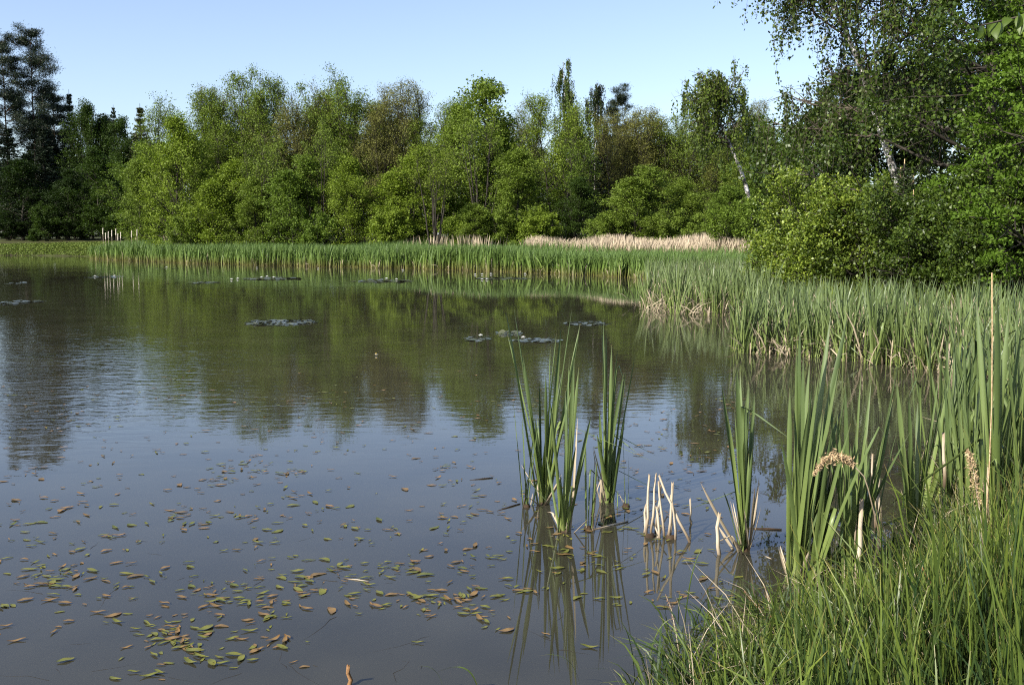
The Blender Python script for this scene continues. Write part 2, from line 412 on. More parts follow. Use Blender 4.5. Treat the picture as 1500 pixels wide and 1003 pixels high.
def pine(seed, H, R, cb=.45, lpc=190, ls=.30, nl=50, tr_=.22):
    g = np.random.default_rng(seed); wood = MB(); C_ = []; A = []
    tp = path(np.array((0, 0, -.2)), np.array((0, 0, 1.0)), H, 12, g, .022)
    wood.tube(tp, tr_, .03, 8)
    for i in range(nl):
        u = (i + g.random()) / nl; tt = cb + (1 - cb) * u
        p0 = lerp_path(tp, min(tt, .99))
        r = R * (.45 + .55 * math.sin(math.pi * (u * .72 + .22))) * (.35 + .9 * g.random())
        az = g.random() * 6.28; el = -.15 + .75 * u + .2 * g.normal()
        d = np.array((math.cos(az) * math.cos(el), math.sin(az) * math.cos(el), math.sin(el)))
        lp = path(p0, d, r, 6, g, .13, (0, 0, .15))
        wood.tube(lp, .07 * (1 - .6 * u), .012, 5)
        for j in range(5):
            s2 = .45 + .55 * (j + g.random()) / 5
            q = lerp_path(lp, min(s2, .999)); dd = unit(d + g.normal(size=3) * .8 + np.array((0, 0, .35)))
            e = q + dd * r * .26
            wood.tube([q, (q + e) / 2 + g.normal(size=3) * .03, e], .02, .008, 3)
            k = int(lpc * (.4 + .9 * g.random()))
            c = e + g.normal(size=(k, 3)) * np.array((.42, .42, .17)) * (.8 + .12 * r)
            C_.append(c); A.append(unit(c - e + np.array((0, 0, .25))))
    c = np.vstack(C_); a = np.vstack(A)
    return wood, leaf_quads(g, c, ls, .16, .2, a, 2.0)

def spruce(seed, H, R, lpl=55, ls=.30, tr_=.16, levels=34):
    g = np.random.default_rng(seed); wood = MB(); C_ = []; A = []
    tp = np.array((0, 0, 0)) + np.array((0, 0, H)) * np.linspace(0, 1, 10)[:, None]; tp[0, 2] -= .2
    wood.tube(tp, tr_, .02, 7)
    for i in range(levels):
        u = (i + .5 * g.random()) / levels; z = H * (.05 + .94 * u)
        for k_ in range(6):
            r = R * (1 - u) ** .85 * (.65 + .55 * g.random()) + .12
            az = k_ * 1.047 + i * .7 + g.normal() * .2
            d = np.array((math.cos(az), math.sin(az), .25 - .55 * (1 - u)))
            lp = path(np.array((0, 0, z)), d, r, 5, g, .05, (0, 0, .18))
            wood.tube(lp, .03, .006, 3)
            k = int(lpl * (.4 + r / R)); s2 = g.random(k) ** .8
            side = np.array((-math.sin(az), math.cos(az), 0))
            base = np.array([lerp_path(lp, q) for q in s2 * .999])
            lat = g.normal(size=(k, 1)) * (.30 * (1.1 - s2[:, None])) * r * .7
            c = base + side * lat - np.array((0, 0, 1)) * np.abs(g.normal(size=(k, 1))) * .14
            C_.append(c); A.append(unit(d * .8 + side * np.sign(lat) * .7 + np.array((0, 0, -.35))))
    c = np.vstack(C_); a = np.vstack(A)
    return wood, leaf_quads(g, c, ls, .26, .5, a, 1.5)

VAR = {}; BRANCH = {}
def variant(key, wl, H, R, wmat, lmat):
    wood, (v, f) = wl[:2]
    H = float(np.percentile(v[:, 2], 99.3)); R = float(np.percentile(np.hypot(v[:, 0], v[:, 1]), 92))
    VAR[key] = (wood.mesh('trunk', wmat), quad_mesh('crown', v, f, lmat), H, R)
    if len(wl) > 2: BRANCH[key] = wl[2].mesh('branches', M['twig'])
for i in range(4):
    variant(f'alder{i}', broadleaf(20 + i, 10, .07, 3.0, 64, 7, 40, .125, .42, stems=(1, 2, 1, 3)[i], spread=1.1, trunk_r=.14, rise=.22, top=.7, twigs=1), 10, 2.9, M['bark'], M['leaf'])
for i in range(4):
    variant(f'tall{i}', broadleaf(40 + i, 13.2, .28, 3.5, 80, 9, 21, .115, .46, stems=(2, 3, 2, 4)[i], spread=1.9, trunk_r=.20, low=.8, rise=.30, gap=.12, top=.2), 14, 2.5, M['bark'], M['leaf'])
for i in range(3):
    variant(f'bud{i}', broadleaf(60 + i, 13.2, .30, 3.5, 80, 9, 21, .10, .46, stems=(3, 2, 4)[i], spread=1.9, trunk_r=.20, low=.8, rise=.32, gap=.12, top=.2), 14, 2.5, M['bark'], M['bud'])
for i in range(2):
    variant(f'poles{i}', broadleaf(90 + i, 11, .70, 1.7, 40, 6, 15, .12, .40, stems=7, spread=1.5, trunk_r=.20, low=.7, rise=.35, gap=.1, top=.2), 11, 1.7, M['bark'], M['leaf'])
for i in range(3):
    variant(f'bush{i}', broadleaf(80 + i, 4, .04, 2.0, 44, 5, 44, .14, .30, stems=5, spread=1.3, trunk_r=.09, low=.75, top=.35), 4, 1.9, M['bark'], M['leaf'])
for i in range(2):
    variant(f'pine{i}', pine(100 + i, 22, 2.9), 22, 3.2, M['pine_bark'], M['needle'])
for i in range(2):
    variant(f'spruce{i}', spruce(110 + i, 16, 2.6), 16, 2.6, M['bark'], M['needle'])
for i in range(2):
    variant(f'birch{i}', broadleaf(120 + i, 14, .24, 2.2, 40, 7, 20, .16, .4, trunk_r=.13, strands=3, sl=1.3, low=.6, split=True), 14, 2.0, M['birch_bark'], M['leaf_gloss'])
variant('birch_tip', broadleaf(125, 16, .40, 1.7, 44, 7, 18, .16, .4, stems=2, spread=.9, trunk_r=.14, strands=3, sl=1.5, low=.6, split=True), 16, 1.5, M['birch_bark'], M['leaf_gloss'])

COUNT = {}
def tree(name, key, px, py_top, wpx, Y, label, tint=(1, 1, 1), cat='tree', rz=None, group=None, lean=None):
    wm, cm, H, R = VAR[key]
    top = at(px, py_top, Y); zb = gz(top[0], Y)
    h = top[2] - zb; r = wpx / 2 / F * Y
    t = thing(name, label, cat, (top[0], Y, zb), rz if rz is not None else random.random() * 6.28, group)
    s_z = h / H; s_x = min(max(r / R * (1.34 if key[:3] in ('tal', 'bud') else .98), (.72 if key[:3] in ('tal', 'bud') else .55) * s_z), 1.8 * s_z)
    t.scale = (s_x, s_x, s_z)
    if lean: t.rotation_euler = (lean[0], lean[1], t.rotation_euler[2])
    link('trunk', wm, t)
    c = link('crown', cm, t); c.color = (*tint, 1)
    if key in BRANCH: link('branches', BRANCH[key], t)
    return t

# ---------------- tree tables: name, mesh, px, py of the top, width px, depth, label, tint
G0 = (1, 1, 1); DK = (.27, .34, .34); DK2 = (.13, .18, .18); YG = (1.15, 1.12, .9); OL = (.98, .97, .98); MID = (.82, .88, .85)  # DK, DK2: dark foliage with the wood's shade put into the tint
T = [
 # the dark wood on the left shore, its shade put into the tints
 ('pine_tree', 'pine0', 2, 42, 60, 112, 'tall ragged pine whose crown is cut by the left frame edge', G0),
 ('pine_tree', 'pine1', 44, 44, 70, 114, 'tallest whole pine with bare upper trunk against the sky', G0),
 ('pine_tree', 'pine0', 76, 122, 56, 118, 'lower pine leaning on the right side of the tallest pine', G0),
 ('spruce_tree', 'spruce0', 101, 140, 46, 116, 'dark pointed spruce just right of the tall pines', G0),
 ('spruce_tree', 'spruce1', 166, 160, 40, 114, 'thin spruce with a bare spiky tip beside the bronze pine', G0),
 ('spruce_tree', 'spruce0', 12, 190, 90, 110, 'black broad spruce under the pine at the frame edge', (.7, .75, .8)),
 ('broadleaf_tree', 'alder0', 128, 154, 74, 114, 'dark green round-topped tree between the two spruces', DK),
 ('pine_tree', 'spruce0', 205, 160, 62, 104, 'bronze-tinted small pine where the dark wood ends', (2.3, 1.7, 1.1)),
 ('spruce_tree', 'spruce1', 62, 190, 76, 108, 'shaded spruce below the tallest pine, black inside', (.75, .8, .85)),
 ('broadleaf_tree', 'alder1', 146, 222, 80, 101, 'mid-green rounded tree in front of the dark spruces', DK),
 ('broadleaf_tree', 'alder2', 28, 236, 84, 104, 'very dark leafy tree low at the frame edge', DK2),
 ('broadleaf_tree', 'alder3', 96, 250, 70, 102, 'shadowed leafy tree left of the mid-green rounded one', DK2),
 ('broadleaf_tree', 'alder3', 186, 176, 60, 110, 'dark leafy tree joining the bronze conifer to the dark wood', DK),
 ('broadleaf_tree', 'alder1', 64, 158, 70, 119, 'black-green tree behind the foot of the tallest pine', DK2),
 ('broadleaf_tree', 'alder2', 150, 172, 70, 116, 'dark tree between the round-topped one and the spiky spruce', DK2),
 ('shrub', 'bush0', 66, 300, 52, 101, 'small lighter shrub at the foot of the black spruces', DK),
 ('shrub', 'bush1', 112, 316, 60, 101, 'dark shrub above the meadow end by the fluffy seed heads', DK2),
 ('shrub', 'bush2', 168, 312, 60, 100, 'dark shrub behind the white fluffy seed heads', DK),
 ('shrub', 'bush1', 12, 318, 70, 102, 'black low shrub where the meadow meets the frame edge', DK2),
 # back row
 ('tall_tree', 'tall0', 262, 134, 74, 90, 'thin-leaved tree with a lone crown rising first after the dark wood', OL),
 ('tall_tree', 'tall1', 343, 108, 80, 88, 'tallest rounded crown of the left half, fine twigs against sky', OL),
 ('tall_tree', 'tall2', 398, 110, 76, 87, 'tall airy crown paired right of the highest left-half crown', OL),
 ('budding_tree', 'bud0', 318, 132, 60, 92, 'half-bare grey twiggy crown left of the highest left-half crown', (1.05, .98, 1.0)),
 ('budding_tree', 'bud1', 446, 126, 78, 86, 'brown budding tree with several dark stems in view', (1.05, .95, .95)),
 ('tall_tree', 'tall3', 505, 114, 86, 86, 'tall olive crown with a jutting twig at its peak', OL),
 ('budding_tree', 'bud2', 556, 128, 62, 85, 'brownish budding crown above a sky gap between stems', (1.1, 1.0, 1.0)),
 ('budding_tree', 'bud0', 600, 124, 60, 85, 'brownish budding crown narrowing to a peak before the sky dip', (1.1, 1.0, 1.0)),
 ('tall_tree', 'tall2', 632, 152, 64, 84, 'lower olive crown filling the sky dip left of the dense green tree', OL),
 ('budding_tree', 'bud1', 476, 150, 66, 89, 'purplish bare-stemmed tree behind the brown budding one', (1.05, .92, 1.0)),
 ('tall_tree', 'tall0', 365, 150, 84, 90, 'olive tree filling the gap below the paired tall crowns', OL),
 ('tall_tree', 'tall3', 300, 180, 80, 88, 'olive tree behind the bright cone-shaped alder', OL),
 ('tall_tree', 'tall1', 428, 170, 80, 90, 'olive tree showing between airy crown and brown budding tree', OL),
 ('tall_tree', 'tall0', 580, 148, 90, 92, 'pale olive tree closing the gap behind the brownish budding crowns', OL),
 ('tall_tree', 'tall3', 470, 128, 84, 92, 'olive crown filling behind the bare-stemmed purplish tree', OL),
 ('tall_tree', 'tall2', 1050, 172, 90, 90, 'faint olive crown behind the leaning birch top', OL),
 ('tall_tree', 'tall0', 945, 178, 90, 90, 'pale olive tree behind the low brown twiggy crown', OL),
 ('broadleaf_tree', 'alder1', 1180, 190, 90, 62, 'green tree in shade at the left of the drooping birch', (.6, .68, .6)),  # lower tint puts its shade into the leaf colour
 ('tall_tree', 'tall2', 540, 170, 80, 89, 'olive tree showing under the jutting twig crown', OL),
 # the middle
 ('alder_tree', 'alder3', 708, 124, 132, 80, 'biggest dense green tree at mid wood with many dark stems', G0),
 ('alder_tree', 'tall1', 668, 142, 70, 82, 'thin green crown joined to the left side of the biggest dense tree', G0),
 ('budding_tree', 'bud2', 766, 150, 50, 86, 'bare grey twig crown right of the biggest dense tree', (1.1, 1.05, 1.2)),
 ('alder_tree', 'tall0', 818, 138, 74, 78, 'straight alder with one dark trunk below the twin birch tips', YG),
 ('birch_tree', 'birch_tip', 830, 95, 40, 86, 'tall birch whose twin tips top the whole wood', MID),
 ('birch_tree', 'birch0', 872, 128, 52, 85, 'drooping dark birch between the twin-tipped birch and pine', DK),
 ('pine_tree', 'pine0', 905, 126, 52, 90, 'dark pine top behind the birches right of mid wood', G0),
 ('spruce_tree', 'spruce1', 880, 210, 62, 82, 'black narrow conifer gap below the drooping dark birch', (.7, .75, .8)),
 ('budding_tree', 'bud0', 930, 160, 66, 84, 'brown-olive budding tree right of the dark pine top', (1.1, 1.0, .9)),
 ('budding_tree', 'bud1', 900, 172, 60, 82, 'brown budding tree directly under the dark pine top', (1.1, .98, .9)),
 ('tall_tree', 'tall3', 985, 166, 70, 84, 'pale olive crown left of the leaning white-stemmed birch', OL),
 ('budding_tree', 'bud2', 960, 180, 66, 86, 'low brown twiggy crown between two olive crowns', (1.1, 1.0, .9)),
 ('budding_tree', 'bud0', 1104, 150, 36, 88, 'single bare grey sapling tip against sky right of leaning birch', (1.0, .95, 1.1)),
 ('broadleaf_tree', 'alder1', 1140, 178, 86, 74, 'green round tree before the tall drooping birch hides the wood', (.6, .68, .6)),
 ('spruce_tree', 'spruce0', 1152, 170, 40, 80, 'small dark conifer tip beside the tall drooping birch', (.9, .8, .8)),
 ('tall_tree', 'tall1', 1080, 196, 80, 82, 'olive tree behind the leaning birch trunk', OL),
 ('budding_tree', 'bud1', 1020, 200, 80, 84, 'brown-green thicket tree left of the leaning birch trunk', (1.0, 1.0, .8)),
 # front row
 ('alder_tree', 'alder0', 254, 172, 104, 82, 'bright cone-shaped alder at the left end of the sunny wood', YG),
 ('alder_tree', 'alder2', 200, 236, 56, 92, 'small bright alder next to the dark wood edge', G0),
 ('alder_tree', 'alder1', 322, 236, 92, 80, 'bright alder front row, second from the dark wood', YG),
 ('alder_tree', 'alder3', 432, 232, 96, 77, 'darker coarse-leaved alder in the front row', MID),
 ('alder_tree', 'alder2', 372, 262, 66, 78, 'low olive alder left of the coarse-leaved one', OL),
 ('alder_tree', 'alder0', 515, 233, 84, 76, 'round bright alder right of the coarse-leaved one', YG),
 ('alder_tree', 'alder1', 588, 222, 100, 76, 'wide bright alder below the sky gap between stems', YG),
 ('bare_stemmed_tree', 'poles0', 636, 205, 64, 71, 'cluster of thin leafless stems left of the biggest dense tree', (1.0, .95, .8)),
 ('bare_stemmed_tree', 'poles1', 468, 178, 60, 77, 'slim bare stems rising between the coarse-leaved and round bright alders', OL),
 ('bare_stemmed_tree', 'poles1', 706, 170, 90, 75, 'dark upright stems standing before the biggest dense tree', G0),
 ('bare_stemmed_tree', 'poles0', 846, 205, 60, 76, 'dark stems in the shade right of the straight alder', MID),
 ('bare_stemmed_tree', 'poles0', 384, 190, 70, 79, 'slim bare stems rising behind the low olive alder', OL),
 ('alder_tree', 'alder2', 760, 222, 92, 74, 'leafy alder overlapping the right foot of the biggest dense tree', G0),
 ('alder_tree', 'alder0', 690, 300, 70, 72, 'low alder thicket by the cluster of leafless stems', G0),
 ('alder_tree', 'alder3', 935, 246, 118, 68, 'broad bright willow-like tree behind the pale dry reeds', G0),
 ('alder_tree', 'alder1', 1010, 262, 96, 70, 'olive rounded tree behind the right half of the dry reeds', OL),
 ('alder_tree', 'alder2', 1066, 274, 70, 64, 'darker olive tree where the dry reeds end', MID),
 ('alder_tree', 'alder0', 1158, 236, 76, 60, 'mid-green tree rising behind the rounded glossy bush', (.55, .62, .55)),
 ('alder_tree', 'alder0', 1090, 232, 70, 76, 'olive tree just right of the leaning birch crown', OL),
 ('alder_tree', 'alder2', 850, 262, 60, 74, 'dark leafy tree right of the straight alder trunk', DK),
 # low shrubs along the foot of the wood
 ('shrub', 'bush1', 278, 306, 62, 80, 'shrub at the foot of the bright cone-shaped alder', G0),
 ('shrub', 'bush1', 462, 306, 60, 75, 'shrub at the foot of the coarse-leaved alder', MID),
 ('shrub', 'bush0', 572, 302, 66, 74, 'shrub at the foot of the wide bright alder', YG),
 ('shrub', 'bush1', 672, 314, 60, 72, 'shrub right of the leafless stems', YG),
 ('shrub', 'bush2', 736, 300, 70, 72, 'shrub at the foot of the biggest dense tree', G0),
 ('shrub', 'bush0', 790, 310, 64, 71, 'shrub left of the straight alder trunk', YG),
 ('shrub', 'bush2', 890, 312, 60, 68, 'shrub at the left end of the dry reeds', G0),
 ('shrub', 'bush1', 975, 308, 70, 66, 'shrub behind the middle of the dry reeds', OL),
 ('shrub', 'bush2', 1086, 293, 84, 54, 'shrub hiding the foot of the leaning white birch', (.85, .9, .8)),
 ('shrub', 'bush0', 1040, 312, 64, 64, 'shrub behind the right end of the dry reeds', G0),
]
for r in T:
    if r[2] < 235 and r[5] > 95: r = r[:5] + (r[5] + 14,) + r[6:]
    cat = 'shrub' if r[0] == 'shrub' else 'tree'
    tree(*r[:7], tint=r[7], cat=cat)
g = np.random.default_rng(61)
for i in range(34):                # deep in the wood, between nearer trees; shade put into the tints
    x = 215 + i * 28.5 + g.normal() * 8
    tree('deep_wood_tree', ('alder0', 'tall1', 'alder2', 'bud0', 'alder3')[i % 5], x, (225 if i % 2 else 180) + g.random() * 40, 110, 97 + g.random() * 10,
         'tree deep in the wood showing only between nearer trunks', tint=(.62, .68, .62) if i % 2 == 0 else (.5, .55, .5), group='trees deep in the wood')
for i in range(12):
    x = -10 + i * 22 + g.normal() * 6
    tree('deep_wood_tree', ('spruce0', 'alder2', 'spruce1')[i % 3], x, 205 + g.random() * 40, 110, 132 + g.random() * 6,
         'shadowed tree deep in the dark wood behind the meadow', tint=(.15, .19, .19), group='trees deep in the dark wood')  # low tint carries the shade inside the dark wood
# unseen trees added west of the frame to shade the left shore and close it off to the side
for i, (x, Y, h) in enumerate([(-70, 121, 25), (-79, 115, 26), (-88, 108, 25)]):
    wm, cm, H, R = VAR[('pine0', 'spruce0', 'pine1')[i]]
    t = thing('shade_conifer', ('tall pine', 'broad spruce', 'old pine')[i] + ' added unseen beyond the frame to shade the left shore', 'tree', (x, Y, gz(x, Y)), i * 1.9)
    s_ = h / H; t.scale = (s_ * 1.2, s_ * 1.2, s_); link('trunk', wm, t); link('crown', cm, t)

def unique_tree(name, label, loc, wl, wmat, lmat, tint=(1, 1, 1), cat='tree'):
    wood, (v, f) = wl[:2]
    t = thing(name, label, cat, loc)
    wood.build('trunk', wmat, t)
    if len(wl) > 2: wl[2].build('branches', M['twig'], t)
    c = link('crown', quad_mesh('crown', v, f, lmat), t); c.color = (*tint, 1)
    return t
def ppath(pts, Y, base):          # pixel path at depth Y, relative to base
    return [at(x, y, Y) - base for x, y in pts]

# leaning white birch at the far right of the wood
b = at(1104, 300, 57); b[2] = gz(b[0], 57)
tpb = [np.array((.5, 0, 0))] + ppath([(1096, 284), (1084, 246), (1066, 205), (1050, 168), (1043, 134)], 57, b)
unique_tree('birch_tree', 'leaning birch with bright white trunk showing above the dry reeds', b, broadleaf(201, 10, .52, 2.2, 40, 6, 17, .15, .4, trunk_r=.15, strands=4, sl=1.1, low=.6, tpath=tpb, split=True), M['birch_bark'], M['leaf_gloss'], (1.05, 1.05, .9))

# big drooping birch on the right bank
YB = 31
b = at(1334, 350, YB); b[2] = gz(b[0], YB)
tpb = [np.array((.15, 0, 0))] + ppath([(1322, 289), (1301, 226), (1284, 172), (1272, 134), (1255, 84), (1234, 33), (1209, -10), (1180, -60), (1160, -110)], YB, b)
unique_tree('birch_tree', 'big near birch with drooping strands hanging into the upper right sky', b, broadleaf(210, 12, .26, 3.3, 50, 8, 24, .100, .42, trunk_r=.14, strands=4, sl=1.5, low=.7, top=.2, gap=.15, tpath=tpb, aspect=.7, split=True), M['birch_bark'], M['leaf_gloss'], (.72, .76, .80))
# dark alder with level boughs behind it
YA = 27
b = at(1440, 350, YA); b[2] = gz(b[0], YA)
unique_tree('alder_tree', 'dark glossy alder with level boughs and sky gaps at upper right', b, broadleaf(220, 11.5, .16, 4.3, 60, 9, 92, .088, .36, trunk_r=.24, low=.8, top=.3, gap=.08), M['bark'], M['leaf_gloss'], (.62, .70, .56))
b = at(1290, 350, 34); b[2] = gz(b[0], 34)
unique_tree('broadleaf_tree', 'dark tree filling the shade under the drooping birch', b, broadleaf(224, 6.4, .06, 3.2, 40, 7, 50, .12, .32, stems=2, trunk_r=.16, low=.8), M['bark'], M['leaf_gloss'], (.42, .5, .42))  # dark tint paints the shade under the birch into its leaves
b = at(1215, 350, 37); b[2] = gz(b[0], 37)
unique_tree('broadleaf_tree', 'shaded tree left of the birch, behind the rounded bush', b, broadleaf(226, 6.6, .06, 2.3, 34, 7, 46, .12, .30, stems=2, trunk_r=.14, low=.8), M['bark'], M['leaf_gloss'], (.5, .56, .42))  # lowered tint stands in for shade on this crown
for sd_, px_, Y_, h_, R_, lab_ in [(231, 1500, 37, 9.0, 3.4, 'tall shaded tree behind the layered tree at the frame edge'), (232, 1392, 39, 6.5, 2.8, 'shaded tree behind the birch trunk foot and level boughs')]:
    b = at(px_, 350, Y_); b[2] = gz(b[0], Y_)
    unique_tree('broadleaf_tree', lab_, b, broadleaf(sd_, h_, .06, R_, 44, 7, 50, .12, .34, stems=2, trunk_r=.16, low=.85, top=.3), M['bark'], M['leaf_gloss'], (.45, .52, .42))  # both crowns tinted down so their colour carries the shade
b = at(1535, 350, 22); b[2] = gz(b[0], 22)
unique_tree('hornbeam_tree', 'yellow-green layered tree cut by the right frame edge', b, broadleaf(230, 6.0, .05, 2.3, 56, 9, 60, .075, .22, trunk_r=.14, low=.9, top=.4, flat=.4), M['bark'], M['leaf'], (.66, .80, .6))
# bushes
def bush(seed, px, Y, h, R, label, tint, ls=.068, lpc=62, nl=70):
    b = at(px, 380, Y); b[2] = gz(b[0], Y)
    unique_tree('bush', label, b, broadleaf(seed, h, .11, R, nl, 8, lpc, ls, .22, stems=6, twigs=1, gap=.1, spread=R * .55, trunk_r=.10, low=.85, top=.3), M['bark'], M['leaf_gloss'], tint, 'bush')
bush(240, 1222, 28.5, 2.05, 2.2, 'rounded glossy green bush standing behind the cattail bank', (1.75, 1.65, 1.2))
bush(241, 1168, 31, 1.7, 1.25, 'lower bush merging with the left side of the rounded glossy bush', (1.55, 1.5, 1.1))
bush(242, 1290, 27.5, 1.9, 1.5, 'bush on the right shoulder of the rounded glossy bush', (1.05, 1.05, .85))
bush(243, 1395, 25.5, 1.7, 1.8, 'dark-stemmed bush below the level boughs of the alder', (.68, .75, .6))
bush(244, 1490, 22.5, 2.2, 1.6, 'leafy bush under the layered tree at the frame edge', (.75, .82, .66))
# young pines between the bushes
for k, (px, py, Y, lab) in enumerate([(1325, 240, 26.2, 'young pine whose pale candle shoots stand over the rounded bush'), (1338, 285, 25.8, 'smaller young pine right below the one with the tallest candle')]):
    top = at(px, py, Y); zb = gz(top[0], Y)
    t = thing('young_pine', lab, 'pine', (top[0], Y, zb))
    h = top[2] - zb
    wood, (v, f) = spruce(250 + k, h, .75, 60, .10, .04, 16)
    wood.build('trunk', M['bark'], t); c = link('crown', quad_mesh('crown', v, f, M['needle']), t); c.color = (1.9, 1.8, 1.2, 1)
    g = np.random.default_rng(5 + k)
    for q in range(3):
        mb = MB(); a = g.normal(size=2) * (.0 if q == 0 else .22)
        mb.tube([(a[0], a[1], h - .25 - .1 * q), (a[0] * 1.02, a[1] * 1.02, h + .12 - .2 * q)], .018, .010, 5, True)
        mb.build('shoot', M['plume'], t)

# ------------------------------------------------------------------ blades
def blades(g, base, tip, width, segs=4, ctrl=.62, twist=1.2, fold=.25, fineness=.75, lat=.15, kink=0.0):
    """vectorised strips: base (k,3), tip (k,3); returns v, f, t.  A blade rises first and then bends to its tip."""
    k = len(base); t = np.linspace(0, 1, segs + 1)[None, :, None]
    b0 = base[:, None, :]; p2 = tip[:, None, :]
    h = np.linalg.norm(tip - base, axis=1)[:, None, None]
    p1 = b0 + np.array((0, 0, 1.0)) * h * ctrl + (p2 - b0) * np.array((lat, lat, 0))
    P = (1 - t) ** 2 * b0 + 2 * t * (1 - t) * p1 + t ** 2 * p2
    if kink:
        tk = np.where(g.random((k, 1, 1)) < kink, .45 + .45 * g.random((k, 1, 1)), 2.0)
        Pk = (1 - tk) ** 2 * b0 + 2 * tk * (1 - tk) * p1 + tk ** 2 * p2
        dz = np.where(t > tk, P[..., 2:3] - Pk[..., 2:3], 0); sgn = g.normal(size=(k, 1, 2)) * .8
        P = P + np.concatenate([dz * sgn[..., :1], dz * sgn[..., 1:], -1.6 * dz], -1)
    D = unit(2 * (1 - t) * (p1 - b0) + 2 * t * (p2 - p1))
    a0 = g.random((k, 1, 1)) * 6.28; th = a0 + twist * t * g.normal(size=(k, 1, 1))
    side = np.concatenate([np.cos(th), np.sin(th), np.zeros_like(th)], -1)
    side = unit(side - (side * D).sum(-1, keepdims=True) * D)
    nrm = np.cross(side, D)
    wt = (np.minimum(1, .75 + t) * (1 - np.clip((t - fineness) / (1 - fineness), 0, 1) ** 1.5 * .94)) * np.asarray(width).reshape(-1, 1, 1) * .5
    if fold:
        ring = np.stack([P - side * wt, P + nrm * wt * fold * 2, P + side * wt], 2); m_ = 3
    else:
        ring = np.stack([P - side * wt, P + side * wt], 2); m_ = 2
    V = ring.reshape(-1, 3)
    i0 = (np.arange(k) * (segs + 1) * m_)[:, None, None] + (np.arange(segs) * m_)[None, :, None] + np.arange(m_ - 1)[None, None, :]
    f = np.stack([i0, i0 + 1, i0 + m_ + 1, i0 + m_], -1).reshape(-1, 4)
    tt = np.repeat(np.broadcast_to(t[:, :, 0], (k, segs + 1)).reshape(-1), m_)
    return V, f, tt

# far belt of cattails (nobody could count it)
def scatter(poly_px, n_, g, z=0.0, jitter=True):
    P_ = np.array([gp(*q, z)[:2] for q in poly_px])
    return scatter_w(P_, n_, g)
def in_poly(P_, x, y):
    ins = np.zeros(x.shape, bool)
    for i in range(len(P_)):
        (x0, y0), (x1, y1) = P_[i], P_[(i + 1) % len(P_)]
        ins ^= ((y0 > y) != (y1 > y)) & (x < (x1 - x0) * (y - y0) / ((y1 - y0) or 1e-12) + x0)
    return ins
def scatter_w(P_, n_, g):
    P_ = np.asarray(P_, float); lo, hi = P_.min(0), P_.max(0); outp = np.zeros((0, 2))
    while len(outp) < n_:
        q = lo + (hi - lo) * g.random((n_ * 3, 2)); q = q[in_poly(P_, q[:, 0], q[:, 1])]; outp = np.vstack([outp, q])
    return outp[:n_]
front = [gp(*q)[:2] for q in [(130, 379), (250, 384.5), (380, 388.5), (500, 391), (610, 393.5), (700, 396.5), (800, 400.5), (880, 404), (945, 408), (1000, 411), (1110, 412)]]
back = [np.array(q) for q in [(12.5, 51), (6, 57.5), (-1, 67), (-12, 79.5), (-25, 86), (-35, 95)]]
g = np.random.default_rng(31)
q = scatter_w(front + back, 34000, g)
# denser along the open-water edge
fr_ = np.array(front); seg = g.integers(0, len(fr_) - 1, 7000); u = g.random((7000, 1))
edge = fr_[seg] + (fr_[seg + 1] - fr_[seg]) * u + np.stack([g.normal(size=7000) * .2, g.random(7000) ** 1.6 * 1.6 - .1 + .5 * np.sin(seg * 2 + u[:, 0] * 9)], 1)
q = np.vstack([q, edge])
zb = np.minimum(ground_z(q[:, 0], q[:, 1]), .6) ; zb = np.maximum(zb, -.12)
hgt = (1.25 + .55 * g.random(len(q)) ** .8) * (1 - .20 * sstep(0, 10, q[:, 0])) * (.9 + .12 * np.sin(q[:, 0] * .55) * np.sin(q[:, 1] * .31 + q[:, 0] * .2))
base = np.column_stack([q, zb]); tip = base + np.column_stack([g.normal(size=(len(q), 2)) * .22 + np.array((.08, 0)), hgt])
V, f, t = blades(g, base, tip, .035 + .02 * g.random(len(q)), 3, fold=0, fineness=.5)
belt = tag(link('cattail_belt', quad_mesh('cattail_belt', V, f, M['far_cattail'], t)), 'green cattail belt lining the far shore of the pond', 'cattails', kind='stuff')
# last year's dead stalks along the edge and seed heads above the belt
q2 = edge[:1100]; base = np.column_stack([q2, np.zeros(len(q2)) - .05]); tip = base + np.column_stack([g.normal(size=(len(q2), 2)) * .18, .25 + .8 * g.random(len(q2)) ** 2])
V1, f1, t1 = blades(g, base, tip, .04, 2, fold=0)
mb = MB(); mb.add(V1, f1, t1)
def headrow(pts, n_, z0, z1, w_=.05):
    P_ = np.array(pts); s_ = g.integers(0, len(P_) - 1, n_); u = g.random((n_, 1))
    q = P_[s_] + (P_[s_ + 1] - P_[s_]) * u + g.normal(size=(n_, 2)) * .5
    zt = z0 + (z1 - z0) * g.random(n_)
    base = np.column_stack([q, zt - .9]); tip = np.column_stack([q + g.normal(size=(n_, 2)) * .08, zt])
    return blades(g, base, tip, w_ * (.7 + .6 * g.random(n_)), 2, fold=0)
mb.add(*headrow([back[5], back[4], back[3], back[2]], 900, 1.55, 2.15, .06))
mb.add(*headrow([gp(*q, .6)[:2] for q in [(380, 371), (520, 371), (660, 373)]], 520, 1.6, 2.1, .06))
tag(mb.build('dead_stalks', M['dry'], smooth=False), 'pale dead stalks and seed heads along the far cattail belt', 'dead stalks', kind='stuff')
